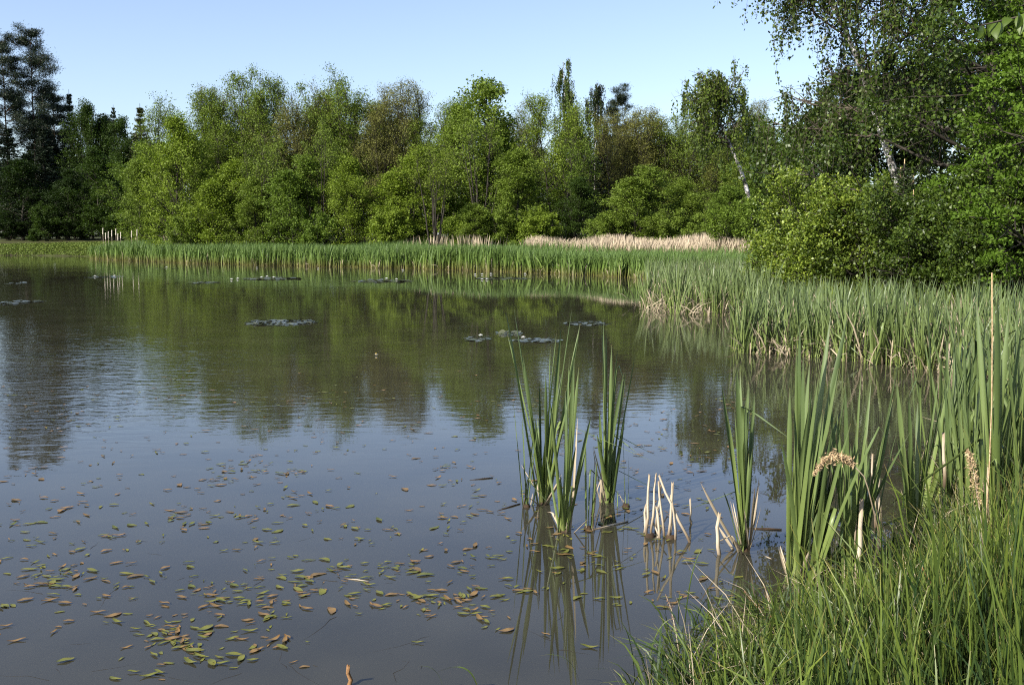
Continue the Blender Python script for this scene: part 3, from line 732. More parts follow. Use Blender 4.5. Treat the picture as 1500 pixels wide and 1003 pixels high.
# dry reeds, behind the belt on the right
P_ = [np.array(q) for q in [(14.5, 50), (12.5, 51), (6, 57), (1.2, 64.5), (.6, 66), (1.5, 69), (4, 66.5), (9, 60.5), (15.5, 55.5)]]
q = scatter_w(P_, 9000, g); zz = ground_z(q[:, 0], q[:, 1])
base = np.column_stack([q, zz]); tip = base + np.column_stack([g.normal(size=(len(q), 2)) * .18 + np.array((.1, 0)), 1.0 + .48 * g.random(len(q)) + .13 * np.sin(q[:, 0] * 1.3)])
V, f, t = blades(g, base, tip, .05 + .04 * g.random(len(q)), 3, fold=0, fineness=.4)
tag(link('dry_reeds', quad_mesh('dry_reeds', V, f, M['dry'], t)), 'buff dry reeds standing between cattail belt and wood', 'reeds', kind='stuff')
# white fluffy seed heads standing apart at the left end
for k, px in enumerate((150, 154, 158, 163, 169, 172, 176, 192, 200)):
    top = at(px, 334 + (k * 7) % 9, 88); zb = gz(top[0], 88)
    t_ = thing('cattail_stalk', 'white fluffy seed head on bare stalk before the dark wood', 'cattail', (top[0], 88, zb), group='white fluffy seed heads at the meadow end')
    h = top[2] - zb
    mb = MB(); mb.tube([(0, 0, -.1), (.02, 0, h * .5), (.03, 0, h - .3)], .018, .014, 4); mb.build('stalk', M['dead'], t_)
    mb = MB(); mb.tube([(.03, 0, h - .55), (.03, 0, h - .4), (.04, 0, h - .15), (.05, 0, h)], .045, .03, 6, True); mb.build('seed_head', M['fluff'], t_)
# meadow on the left shore and grass on the right bank
q = np.column_stack([-80 + 48 * g.random(60000), 94 + 16 * g.random(60000)]); d = sdist(q[:, 0], q[:, 1]); q = q[d > .1]
zz = ground_z(q[:, 0], q[:, 1]); base = np.column_stack([q, zz - .02]); tip = base + np.column_stack([g.normal(size=(len(q), 2)) * .08, .07 + .09 * g.random(len(q))])
V, f, t = blades(g, base, tip, .10, 2, fold=0, fineness=.4)
tag(link('meadow_grass', quad_mesh('meadow_grass', V, f, M['meadow'], t)), 'short sunlit meadow grass on the left shore', 'grass', kind='stuff')
q = np.column_stack([3 + 20 * g.random(60000), 14 + 34 * g.random(60000)]); d = sdist(q[:, 0], q[:, 1])
q = q[(d > -.3) & (q[:, 0] < q[:, 1] * .56) & (q[:, 0] > q[:, 1] * .20)]
zz = ground_z(q[:, 0], q[:, 1]); base = np.column_stack([q, zz - .02]); tip = base + np.column_stack([g.normal(size=(len(q), 2)) * .16, .25 + .45 * g.random(len(q))])
V, f, t = blades(g, base, tip, .022, 3, fold=0, fineness=.4)
bank = MB(); bank.add(V, f, t)
tag(bank.build('bank_grass', M['meadow'], smooth=False), 'mixed grass on the right bank under the bushes', 'grass', kind='stuff')

# ------------------------------------------------------------------ the right-hand cattail stand: plants
PL = []
for i in range(7):
    g = np.random.default_rng(300 + i); k = 8 + i % 4
    az = g.random(k) * 6.28; b_ = np.stack([np.cos(az) * .03, np.sin(az) * .03, np.full(k, -.12)], 1)
    h = 1.02 + .42 * g.random(k); lean = .05 + .40 * g.random(k) ** 1.4
    tp_ = np.stack([np.cos(az) * lean * 1.2, np.sin(az) * lean * 1.2, h], 1)
    V, f, t = blades(g, b_, tp_, 0.019 + .010 * g.random(k), 8, .50, .9, .22, .72, .3, .12)
    PL.append(quad_mesh('cattail', V, f, M['cattail'], t, True))
g = np.random.default_rng(77)
stand3 = [gp(*q)[:2] for q in [(1092, 517), (1140, 521), (1200, 525), (1270, 533), (1350, 541), (1430, 552), (1530, 575)]] + [np.array((12.6, 16.0)), np.array((13.0, 21.0))] + [gp(*q)[:2] for q in [(1330, 478), (1215, 476), (1150, 474), (1108, 484)]]
stand2 = [gp(*q)[:2] for q in [(942, 452), (975, 459), (1030, 464), (1085, 464), (1140, 462), (1150, 440), (1125, 424), (1100, 412), (1010, 411), (950, 416)]]
p3 = scatter_w(stand3, 330, g); p3 = p3[np.argsort(p3[:, 1])]
p2 = scatter_w(stand2, 330, g); p2 = p2[np.argsort(p2[:, 1])]
e3 = np.array(stand3[:7]); s_ = g.integers(0, 6, 60); e3 = e3[s_] + (e3[s_ + 1] - e3[s_]) * g.random((60, 1)) + np.column_stack([g.normal(size=60) * .1, g.random(60) * .5])
near3 = np.vstack([e3, p3[:160]]); near2 = p2[:62]; rest = np.vstack([p3[160:], p2[62:]])
def put_plant(x, y, label, group, s=1.0):
    o = link('cattail', PL[g.integers(0, 7)])
    o.location = (x, y, max(gz(x, y), -.05)); o.rotation_euler = (g.normal() * .08, g.normal() * .08, g.random() * 6.28)
    k = s * (.70 + .42 * g.random()); o.scale = (k, k, k); tag(o, label, 'cattail', group)
for x, y in near3: put_plant(x, y, 'blue-green cattail in the dense stand along the right bank', 'cattails of the right bank stand', 1.0 if y < 16.5 else .88)
for x, y in near2: put_plant(x, y, 'cattail of the middle stand jutting into the pond', 'cattails of the jutting middle stand')
pv = []
def merge_plants(pts, name, label, s=1.0):
    mb = MB()
    for x, y in pts:
        k_ = 9; az = g.random(k_) * 6.28; z0 = max(gz(x, y), -.05) - .1
        b_ = np.stack([x + np.cos(az) * .05, y + np.sin(az) * .05, np.full(k_, z0)], 1); ln = .05 + .25 * g.random(k_)
        tp_ = b_ + np.stack([np.cos(az) * ln, np.sin(az) * ln, (.85 + .5 * g.random(k_)) * s], 1)
        mb.add(*blades(g, b_, tp_, .019 + .008 * g.random(k_), 4, .6, .9, 0, .7))
    return tag(mb.build(name, M['cattail'], smooth=False), label, 'cattails', kind='stuff')
wet = [gp(*q)[:2] for q in [(1345, 815), (1388, 760), (1418, 695), (1452, 625), (1500, 578)]]
wq = np.array(wet); s_ = g.integers(0, 4, 54); wq = wq[s_] + (wq[s_ + 1] - wq[s_]) * g.random((54, 1)) + np.column_stack([-.10 + 1.5 * g.random(54), g.normal(size=54) * .3])
for x, y in wq: put_plant(x, y, 'cattail rising among the sedges along the near wet bank', 'cattails along the near wet bank', 1.0)
for px_, py_ in [(1178, 858), (1222, 846), (1268, 838), (1352, 745), (1372, 715)]:
    x, y = gp(px_, py_)[:2]
    put_plant(x, y, 'cattail filling the shallows between the broad fan and the bank', 'cattails in the near shallows', 1.02)
merge_plants(rest, 'cattail_thicket', 'cattails filling the back of the right bank stands')
# dead bits at the foot of both stands
mb = MB(); e2 = np.array(stand2[:5]); s_ = g.integers(0, 4, 170); e2 = e2[s_] + (e2[s_ + 1] - e2[s_]) * g.random((170, 1)) + np.column_stack([g.normal(size=170) * .15, g.random(170) * 1.4])
ee = np.vstack([e2, (lambda q, k, u: q[k] + (q[k + 1] - q[k]) * u + np.column_stack([g.normal(size=260) * .1, -.05 + .7 * g.random(260)]))(np.array(stand3)[:7], g.integers(0, 6, 260), g.random((260, 1)))])
base = np.column_stack([ee, np.full(len(ee), -.05)]); tip = base + np.column_stack([g.normal(size=(len(ee), 2)) * .30, .10 + .60 * g.random(len(ee)) ** 1.5])
eb = np.vstack([scatter_w(stand3, 800, g), scatter_w(stand2, 420, g)]); b2 = np.column_stack([eb, np.maximum(ground_z(eb[:, 0], eb[:, 1]), -.05)])
base = np.vstack([base, b2]); tip = np.vstack([tip, b2 + np.column_stack([g.normal(size=(len(eb), 2)) * .20, .25 + .75 * g.random(len(eb))])]); ee = base
mb.add(*blades(g, base, tip, .022, 3, .5, .8, 0, .85))
tag(mb.build('dead_leaf_litter', M['dry'], smooth=False), 'bent pale dead leaves at the waterline of the right stands', 'dead leaves', kind='stuff')

# ------------------------------------------------------------------ dead stalks that stand out
def stalk_mesh(b_, tp_, r, seed=0, bend=0.0):
    g = np.random.default_rng(seed); t = np.linspace(0, 1, 6)[:, None]
    b_ = np.asarray(b_, float); tp_ = np.asarray(tp_, float)
    P = b_ + (tp_ - b_) * t; P[1:-1] += g.normal(size=(4, 3)) * r * .45
    P[:, 0] += bend * (t * (1 - t))[:, 0] * 4
    mb = MB(); mb.tube(P, r, r * .72, 8, True, jag=r * 3)
    return mb
def px_stalk(name, label, px0, py0, px1, py1, r, cat='dead stalk', Y=None, dy=0.0, mat='dead', bend=0.0):
    b_ = gp(px0, py0) if Y is None else at(px0, py0, Y)
    tp_ = at(px1, py1, b_[1] + dy)
    t_ = link(name, stalk_mesh((0, 0, -.06), tp_ - b_, r, int(px0), bend=bend).mesh(name, M[mat])); t_.location = b_
    return tag(t_, label, cat)
# cluster of broken stalks in open water, each stalk a part
b0 = gp(968, 785)
t_ = thing('broken_reed_clump', 'clump of bleached broken reed stubs standing in open water', 'dead reeds', b0)
for k, (x0, y0, x1, y1, r) in enumerate([(947, 783, 951, 700, 1), (954, 784, 961, 697, .9), (944, 780, 946, 742, 1.1), (962, 786, 968, 712, .8), (972, 784, 965, 708, .9), (978, 785, 985, 712, 1.1), (984, 788, 983, 727, 1), (972, 782, 955, 762, .8), (988, 784, 985, 740, .9), (1014, 792, 967, 700, 1.0), (1011, 763, 1011, 733, .8), (958, 788, 976, 758, .7), (968, 788, 962, 745, .9)]):
    g = np.random.default_rng(k); off = np.array((0, g.normal() * .05, 0))
    p0 = gp(x0, y0) + off; p0[2] = -.05; p1 = at(x1, y1, p0[1] + (.1 if k == 9 else g.normal() * .04))
    stalk_mesh(p0 - b0, p1 - b0, .0100 * r, k + 40).build('stalk', M['dead'], t_)
for nm, px, py, r in (('rotten_base', 952, 786, .05), ('rotten_base', 982, 788, .055)):
    mb = MB(); p0 = gp(px, py) - b0
    mb.tube([p0 + (0, 0, -.08), p0 + (0, 0, .0), p0 + (0, 0, .012)], r * .8, r * .5, 8, True, jag=.02); mb.build(nm, M['rot'], t_)

# ------------------------------------------------------------------ hand-placed cattail plants
def cattail(label, bpx, bpy, leaves, dead=(), w=.019, z=0.0, extra=5, name='cattail', spreadY=.12, ctrl=.54, mound=True):
    b_ = gp(bpx, bpy, z); g = np.random.default_rng(int(bpx * 7 + bpy))
    t_ = thing(name, label, 'cattail', b_)
    for grp, nm, mat in ((leaves, 'leaves', 'cattail'), (dead, 'dead_leaves', 'dry')):
        grp = list(grp)
        for _ in range(extra if nm == 'leaves' else 3 + extra // 2):
            q = leaves[int(g.integers(0, len(leaves)))]; k = (.45 + .48 * g.random()) if nm == 'leaves' else (.10 + .28 * g.random())
            grp.append((bpx + (q[0] - bpx) * k * (1 if nm == 'leaves' else 1.5) + g.normal() * (7 if nm == 'leaves' else 16), bpy + (q[1] - bpy) * k, .6 + .4 * g.random(), g.normal() * 4))
        if not grp: continue
        B, Tp, Wd = [], [], []
        for L in grp:
            x, y = L[0], L[1]; wf = L[2] if len(L) > 2 else 1.0
            dx = L[3] if len(L) > 3 else 0
            dy = g.normal() * spreadY
            Tp.append(at(x, y, b_[1] + dy) - b_); B.append(np.array((dx / F * b_[1] + g.normal() * .012, g.normal() * .012, -.06))); Wd.append(w * wf)
        V, f, tt = blades(g, np.array(B), np.array(Tp), np.array(Wd) * (1.42 if nm == 'leaves' else .90), 12, ctrl if nm == 'leaves' else .35, .8, .28, .74, .50, .10)
        link(nm, quad_mesh(nm, V, f, M[mat], tt, True), t_)
    if mound and z == 0:
        mb = MB(); mb.tube([(0, 0, -.10), (0, 0, .0), (0, 0, .012)], .040, .022, 9, True, jag=.015); mb.build('root_base', M['rot'], t_)
    return t_
cattail('short pale cattail shoot left of the tall open-water clump', 771, 742, [(752, 588, .8, -3), (765, 612, .9), (790, 612, .9, 3), (778, 650, .7), (757, 640, .6, -4), (795, 668, .6), (783, 625, .5)], w=.014, extra=1)
cattail('tallest open-water cattail with leaves spread like a fan', 797, 738, [(741, 456, 1.05, -3), (753, 452, 1.1), (766, 520, .9, -2), (806, 508, .9), (815, 488, 1.1), (822, 478, 1), (838, 452, .9, 2), (850, 474, .8, 3), (846, 496, 1.05, 3), (831, 520, .9), (790, 560, .9, -2), (815, 560, 1), (801, 600, .8), (783, 610, .8)], dead=[(786, 705), (772, 728, 1)], w=.021, extra=11)
cattail('low bright cattail at the front of the open-water group', 827, 778, [(805, 582, .8), (828, 572, 1.1), (841, 524, 1), (848, 538, .9), (834, 522, .8), (866, 608, .9, 3), (858, 660, .9, 2), (812, 640, .8, -2), (800, 668, .6, -3), (846, 640, .9), (838, 690, .9), (820, 690, .8)], dead=[(846, 612, .9, 8), (862, 760, 1, 6)], w=.019)
cattail('thin upright cattail beside the low bright one', 861, 775, [(857, 626, .8), (866, 640, .7), (872, 658, .5, 3)], dead=[(876, 690, .8, 3)], w=.012, extra=1)
cattail('tall dark cattail at the right of the open-water group', 888, 735, [(881, 470, 1.1), (884, 468, 1), (888, 482, .9), (896, 505, .8), (910, 482, .9), (905, 510, .8, 2), (931, 516, .95, 3), (917, 540, .7, 4), (900, 560, 1), (893, 540, 1.1), (915, 612, .8, 4), (878, 600, .8, -3), (907, 620, .9, 3), (897, 640, 1.1), (884, 640, 1)], dead=[(868, 655, 1, -3), (872, 702, 1, -4), (866, 742, 1, -6), (880, 720, .8)], w=.021, extra=11)
cattail('slim drooping cattail leaf shoot in water right of the dark one', 917, 742, [(913, 640, .6), (921, 668, .5), (914, 690, .5)], w=.009, extra=1)
cattail('upright cattail with dead stubs round its foot in mid shallow', 1090, 806, [(1057, 562, 1), (1079, 534, 1.1), (1088, 526, 1.1), (1084, 545, 1), (1096, 560, 1), (1105, 574, 1), (1093, 590, .9), (1100, 610, .9), (1076, 600, .9), (1098, 640, .9), (1090, 640, 1), (1060, 720, .7, -3)], dead=[(1112, 700, 1, 4), (1106, 712, 1, 3), (1110, 742, .9, 4), (1128, 826, 1, 5), (1120, 815, 1, 5), (1134, 822, .9, 5), (1115, 830, .8, 3), (1060, 806, 1, -3), (1052, 770, 1, -4), (1075, 790, 1), (1026, 706, 1.3, -2), (1062, 745, 1, -3)], w=.019, extra=11)
px_stalk('dead_stalk', 'thick bleached stub left of the upright cattail with dead stubs', 1050, 812, 1053, 758, .014)
cattail('broad cattail fan at the shore behind the drooping brown plume', 1160, 852, [(1157, 568, .9, -3), (1172, 466, 1.1), (1177, 520, 1), (1190, 560, 1), (1200, 545, 1), (1217, 462, 1.1, 3), (1242, 462, 1.1, 4), (1205, 600, 1), (1184, 600, .9), (1172, 640, .9), (1232, 600, 1, 4), (1222, 640, .9, 4), (1164, 680, .8, -2), (1155, 690, .7, -4), (1214, 690, .9, 5), (1196, 680, 1, 3), (1225, 720, .9, 6), (1180, 720, 1), (1170, 590, 1), (1186, 530, .9), (1228, 540, .8, 5)], dead=[(1187, 768, 1.1, 6), (1178, 790, 1.3, 8), (1140, 842, 1, -4), (1135, 860, .9, -5)], w=.022, extra=11)
cattail('cattail leaning over the water right of the broad fan', 1195, 850, [(1252, 768, .8, 3), (1215, 640, 1), (1240, 560, .9, 2), (1208, 700, 1), (1225, 590, 1), (1196, 620, 1), (1218, 745, .9, 3), (1188, 640, .9)], w=.019, extra=11)
cattail('pale-based cattail with long crossing leaves at the grass edge', 1247, 862, [(1240, 690, 1.1), (1232, 640, 1), (1248, 580, 1.1), (1261, 545, 1), (1276, 560, .9), (1308, 585, 1, 3), (1317, 530, 1.05, 4), (1270, 640, 1, 2), (1226, 600, .9, -3), (1255, 620, 1), (1290, 640, .9, 3), (1213, 560, .9, -3), (1282, 700, .8, 4), (1246, 650, 1.2), (1238, 560, .9)], w=.021, extra=11)
cattail('forked cattail standing alone left of the sedge bank', 1338, 790, [(1313, 556, 1.05, -2), (1331, 576, .9), (1344, 590, 1), (1376, 548, 1.05, 2), (1369, 590, .9, 2), (1357, 640, .8), (1330, 650, .9), (1322, 640, .8, -2)], w=.020)
# tall plants on the bank at the right, z is the ground there
for lab, bx, by, z, lv in [
    ('tall cattail behind the long dead stalk near the frame edge', 1455, 780, .28, [(1430, 442, 1.1), (1461, 436, 1.1), (1446, 470, 1), (1478, 452, 1), (1498, 470, 1), (1440, 520, .9), (1468, 540, 1), (1490, 560, .9)]),
    ('cattail arching out of the frame edge above the sedges', 1495, 770, .30, [(1490, 430, 1.1), (1508, 440, 1), (1476, 500, 1), (1500, 520, .9), (1486, 560, .9), (1520, 500, 1)]),
    ('cattail between forked one and long dead stalk', 1415, 735, .15, [(1398, 500, 1), (1412, 470, 1.1), (1425, 520, 1), (1436, 560, .9), (1392, 560, .9), (1406, 600, .8), (1420, 590, 1)]),
    ('short cattail with upright leaves on the wet bank edge', 1390, 760, .05, [(1372, 590, .9), (1384, 560, 1), (1393, 580, 1), (1405, 610, .9), (1380, 640, .9), (1400, 650, .8)])]:
    cattail(lab, bx, by, lv, z=z, w=.021, mound=False)
px_stalk('dead_stalk', 'long thin dead stalk rising tall near the frame edge', 1437, 850, 1453, 402, .0040, Y=5.2, dy=.05, mat='plume', bend=.02)
px_stalk('dead_stalk', 'forked bleached stub at the grass edge with ragged top', 1253, 868, 1262, 740, .016)
px_stalk('dead_stalk', 'shorter bleached stub behind the ragged forked one', 1271, 822, 1271, 738, .011)
px_stalk('dead_stalk', 'dark-footed twin stub standing in still water by the sedges', 1290, 770, 1285, 682, .015)
px_stalk('dead_stalk', 'thin splinter beside the dark-footed twin stub', 1283, 772, 1278, 668, .008)
px_stalk('dead_stalk', 'small bleached shard poking up right of the forked cattail', 1384, 700, 1382, 640, .013, Y=6.6)
px_stalk('dead_stalk', 'broad white stub at the foot of the right stand', 1297, 532, 1297, 484, .030)
px_stalk('dead_stalk', 'slanted white stalk in the right stand', 1352, 538, 1362, 478, .026)
px_stalk('dead_stalk', 'bleached stub in open water before the right stand', 1387, 562, 1390, 508, .022)
px_stalk('dead_stalk', 'fallen stalk lying against the stub before the right stand', 1412, 557, 1393, 530, .012)
px_stalk('floating_stalk', 'fallen pale stalk floating left of the right stand', 1066, 504, 1098, 494, .020, dy=.3)
px_stalk('twig_stub', 'rusty broken twig poking up at the bottom of the water', 511, 1003, 510, 981, .012, mat='rust_plume', Y=4.4)
# floating sticks
for lab, a_, b__, r in [('dark sunken stick floating left of the short pale shoot', (728, 748), (762, 738), .006), ('brown twig floating amid pondweed in mid water', (688, 703), (722, 700), .006), ('pale bent stick floating right of the low bright cattail', (858, 778), (920, 764), .008), ('dark stick between upright cattail and broad fan', (1098, 774), (1145, 776), .010), ('thin twig lying among the near leaves', (500, 846), (540, 852), .004)]:
    p0, p1 = gp(*a_), gp(*b__); mb = MB(); c_ = (p0 + p1) / 2
    mb.tube([p0 - c_ + (0, 0, -.004), (p1 - p0) * .1 + (0, 0, .004), p1 - c_ + (0, 0, .004)], r, r * .6, 6, True)
    o = mb.build('floating_stick', M['rot'] if 'dark' in lab or 'brown' in lab else M['dead']); o.location = c_; tag(o, lab, 'stick')

# seed plumes
def plume(label, px_path, Y, r, n_, mat, stem_from, name='reed_plume'):
    g = np.random.default_rng(int(px_path[0][0]))
    pts = np.array([at(x, y, Y) for x, y in px_path]); s_ = np.array([at(x, y, Y) for x, y in stem_from])
    b_ = s_[0]; t_ = thing(name, label, 'reed', b_)
    mb = MB(); full = np.vstack([s_, pts]) - b_
    tt = np.linspace(0, 1, 24); full = np.array([lerp_path(full, q) for q in tt])
    mb.tube(full, .004, .0018, 5); mb.build('stem', M['dead'], t_)
    u = g.random(n_); c = np.array([lerp_path(pts, q * .999) for q in u]) - b_
    rr = r * (np.sin(np.pi * np.clip(u * .9 + .08, 0, 1)) * .8 + .25)
    c = c + g.normal(size=(n_, 3)) * rr[:, None] * .55
    v, f = leaf_quads(g, c, r * .8, .22, .2, np.array((.2, 0, -.5)), 1.0)
    link('plume', quad_mesh('plume', v, f, M[mat]), t_)
plume('buff drooping reed plume hanging over the cattail fans', [(1250, 681), (1238, 672), (1224, 667), (1208, 674), (1192, 694)], 5.2, .026, 900, 'plume', [(1300, 900), (1290, 790), (1268, 700)])
plume('fuzzy brown upright seed head among the right sedges', [(1418, 660), (1426, 690), (1434, 740)][::-1], 4.5, .020, 700, 'plume', [(1450, 960), (1445, 880), (1437, 760)])
plume('rusty sedge flower spike leaning at the shore by the reflections', [(1090, 865), (1112, 890), (1135, 930)][::-1], 4.8, .011, 260, 'rust_plume', [(1142, 985), (1140, 950)], 'sedge_spike')
plume('rusty sedge flower spike at the left tip of the sedge bank', [(975, 870), (983, 890), (990, 925)][::-1], 4.7, .010, 200, 'rust_plume', [(1000, 985), (994, 950)], 'sedge_spike')
plume('rusty sedge spike upright before the broad cattail fan', [(1128, 905), (1126, 880), (1120, 858)], 4.7, .009, 180, 'rust_plume', [(1150, 1000), (1134, 940)], 'sedge_spike')
plume('brown sedge spike among blades below the forked cattail', [(1330, 880), (1334, 856), (1342, 838)], 4.6, .009, 180, 'rust_plume', [(1322, 985), (1326, 920)], 'sedge_spike')
plume('brown sedge spike near the corner, right of the arching rusty stem', [(1462, 850), (1466, 822), (1462, 800)], 4.3, .009, 180, 'rust_plume', [(1470, 985), (1464, 900)], 'sedge_spike')
plume('bent rusty sedge spike low in the middle sedges', [(1212, 912), (1220, 930), (1228, 952)], 4.2, .010, 200, 'rust_plume', [(1240, 1003), (1232, 980)], 'sedge_spike')
for k, (x0, y0, x1, y1, lab) in enumerate([(1420, 985, 1350, 830, 'rusty arching stem crossing the right sedges'), (1495, 990, 1445, 960, 'short broken straw stem low at the corner')]):
    px_stalk('dry_stem', lab, x0, y0, x1, y1, .004, Y=4.2, mat='rust_plume' if k == 0 else 'dead', bend=.03)

# ------------------------------------------------------------------ sedges and grass at the near bank
g = np.random.default_rng(501)
nT = 3700
q = np.column_stack([-.4 + 8.0 * g.random(nT * 3), 3.0 + 10.0 * g.random(nT * 3)])
d = sdist(q[:, 0], q[:, 1]); keep = ((d > -.10) | ((d > -.42) & (g.random(len(q)) < .16))) & (q[:, 0] < q[:, 1] * .58 + .6) & (q[:, 0] > .45) & (g.random(len(q)) < np.clip(1.5 - q[:, 1] * .07, .3, 1))
q = q[keep]; d = d[keep]
k_ = 11; B = np.repeat(q, k_, 0) + g.normal(size=(len(q) * k_, 2)) * .035
dd = np.repeat(d, k_); ln = np.repeat(g.normal(size=(len(q), 2)) * .08, k_, 0) + g.normal(size=(len(B), 2)) * .08 + np.array((-.03, 0))
hh = (.22 + .50 * g.random(len(B)) ** 1.2) * np.repeat(.65 + .6 * g.random(len(q)), k_) * (.38 + 1.1 * np.clip(dd / 1.3, 0, 1))
zz = ground_z(B[:, 0], B[:, 1]); zz = np.maximum(zz, -.05)
base = np.column_stack([B, zz - .01]); tip = base + np.column_stack([ln, hh])
co = g.random(len(B)) < .14
tip[co, 2] = base[co, 2] + hh[co] * 1.15
V, f, t = blades(g, base, tip, (.0045 + .0050 * g.random(len(B))) * np.where(co, 1.45, 1), 4, .72, .8, 0, .45)
print('sedge blades', len(B))
tag(link('sedge_grass', quad_mesh('sedge_grass', V, f, M['grass'], t, True)), 'dense tall sedge grass on the near bank', 'grass', kind='stuff')
# dry straws mixed in
k_ = g.integers(0, len(B), 1700); base = base[k_]; tip = base + np.column_stack([g.normal(size=(1700, 2)) * .16, .08 + .40 * g.random(1700)])
V, f, t = blades(g, base, tip, .004, 3, .5, .5, 0, .6)
tag(link('dry_straw', quad_mesh('dry_straw', V, f, M['dry'], t)), 'dry straw stems mixed into the near sedges', 'straw', kind='stuff')
# long arching blades at the tip of the bank and bottom edge of the water
for k, (x0, y0, x1, y1, wd, lab) in enumerate([(930, 1000, 905, 905, .006, 'arching sedge blade at the left tip of the bank'), (700, 1010, 640, 984, .006, 'lone blade tip at the bottom edge of the water'), (850, 1008, 790, 960, .005, 'thin blade bending left over the reflections'), (1000, 960, 1030, 800, .006, 'upright blade before the upright cattail reflection'), (950, 980, 985, 905, .006, 'short blade near the rusty spike at the tip'), (650, 1012, 612, 975, .004, 'dark blade tip left of the lone one')]):
    Y = 4.3 if y0 > 990 else 4.7
    p0, p1 = at(x0, y0, Y), at(x1, y1, Y)
    V, f, t = blades(np.random.default_rng(k), np.zeros((1, 3)), (p1 - p0)[None, :], np.array([wd]), 10, .8, .4, .2, .5)
    o = link('grass_shoot', quad_mesh('grass_shoot', V, f, M['grass'], t, True)); o.location = p0; tag(o, lab, 'grass blade')

# ------------------------------------------------------------------ floating pondweed
def leaf_mesh(seed, L, aspect, mat):
    g = np.random.default_rng(seed); s_ = np.linspace(0, 1, 9); hw = L * aspect * .5 * np.sin(np.pi * np.clip(s_ * .93 + .035, 0, 1)) ** .75
    x = (s_ - .5) * L; curl = .004 * g.normal() ; z = .004 + curl * (s_ - .5) ** 2 * 4 + .002 * np.sin(s_ * 7 + g.random() * 6)
    z = np.maximum(z, .0025); bend = g.normal() * .08 * L * (s_ - .5) ** 2 * 4
    V = np.stack([np.stack([x, bend - hw, z + .001], 1), np.stack([x, bend, z - .001], 1), np.stack([x, bend + hw, z + .001], 1)], 1).reshape(-1, 3)
    f = [[i * 3 + j, i * 3 + j + 1, i * 3 + j + 4, i * 3 + j + 3] for i in range(8) for j in range(2)]
    return V, np.array(f), np.repeat(s_, 3)
LV = {}
for nm, mt in (('green', 'pond_green'), ('brown', 'pond_brown')):
    LV[nm] = []
    for i in range(8):
        V, f, t = leaf_mesh(700 + i, .080 * (.7 + .06 * i), .20 + .30 * (i % 4) / 4, None)
        LV[nm].append(quad_mesh('pondweed_leaf', V, f, M[mt], t, True))
g = np.random.default_rng(88)
spots = []
cl = [(55, 850, 34, 16), (75, 842, 30, 14), (245, 925, 60, 40), (275, 940, 40, 22), (210, 915, 40, 14), (320, 880, 45, 16), (350, 862, 30, 12), (395, 895, 30, 12), (500, 850, 50, 22), (540, 880, 30, 12), (580, 835, 40, 16), (630, 880, 40, 22), (660, 880, 45, 16), (705, 900, 30, 10), (690, 885, 30, 8), (280, 965, 50, 18), (380, 940, 40, 12), (230, 980, 30, 8), (340, 690, 50, 22), (390, 690, 40, 24), (275, 750, 50, 16), (300, 770, 45, 14), (150, 770, 40, 10), (130, 835, 40, 8), (820, 800, 30, 10), (860, 815, 40, 14), (800, 830, 30, 6), (710, 920, 25, 4), (740, 855, 20, 3), (600, 940, 12, 2), (870, 945, 10, 2), (420, 970, 10, 2), (100, 915, 40, 5), (60, 950, 30, 3), (15, 920, 14, 3), (780, 930, 12, 2), (520, 885, 40, 8), (460, 860, 30, 6), (180, 855, 40, 8), (400, 960, 60, 8), (300, 990, 50, 7), (360, 905, 50, 10), (860, 760, 50, 8), (950, 640, 60, 22), (1000, 690, 60, 8)]
for x, y, sx, n_ in cl:
    for _ in range(int(n_ * .85)): spots.append((x + g.normal() * sx * .85, y + g.normal() * sx * .30))
for _ in range(1650):
    y = 570 + 320 * g.random() ** 1.15; x = -20 + 1120 * g.random()
    if g.random() < .55 + .45 * math.sin(x * .021 + y * .05) * math.sin(y * .043 + 1): spots.append((x, y))
for _ in range(60): spots.append((g.random() * 900, 540 + 60 * g.random()))
spots = [q for q in spots if q[1] < 1001 and sdist(*[np.array([c]) for c in gp(*q)[:2]])[0] < -.05]
spots.sort(key=lambda q: -q[1])
rest = MB(); rest_b = MB()
for i, (x, y) in enumerate(spots):
    p0 = gp(x, y); nm = 'green' if g.random() < (.60 if y > 760 else .38) else 'brown'; k = g.integers(0, 8); a = g.normal() * .75 + (math.pi if g.random() < .5 else 0)
    s_ = .42 + .80 * g.random()
    if i < 290:
        o = link('pondweed_leaf', LV[nm][k]); o.location = (p0[0], p0[1], .001 * (i % 5)); o.rotation_euler = (g.normal() * .02, g.normal() * .02, a); o.scale = (s_,) * 3
        if nm == 'green': tag(o, 'olive green oval pondweed leaf floating on the near water', 'leaf', 'green pondweed leaves on the near water')
        else: tag(o, 'brown oval pondweed leaf floating on the near water', 'leaf', 'brown pondweed leaves on the near water')
    else:
        V, f, t = leaf_mesh(700 + k, .080 * (.7 + .06 * k) * s_, .20 + .30 * (k % 4) / 4, None)
        c_, s2 = math.cos(a), math.sin(a)
        V = np.column_stack([p0[0] + c_ * V[:, 0] - s2 * V[:, 1], p0[1] + s2 * V[:, 0] + c_ * V[:, 1], V[:, 2] + .001 * (i % 5)])
        (rest if nm == 'green' else rest_b).add(V, f, t)
tag(rest.build('floating_leaves', M['pond_green']), 'small green leaves scattered over the middle water', 'leaves', kind='stuff')
tag(rest_b.build('floating_leaves', M['pond_brown']), 'small brown leaves scattered over the middle water', 'leaves', kind='stuff')
print('pond leaves', len(spots))
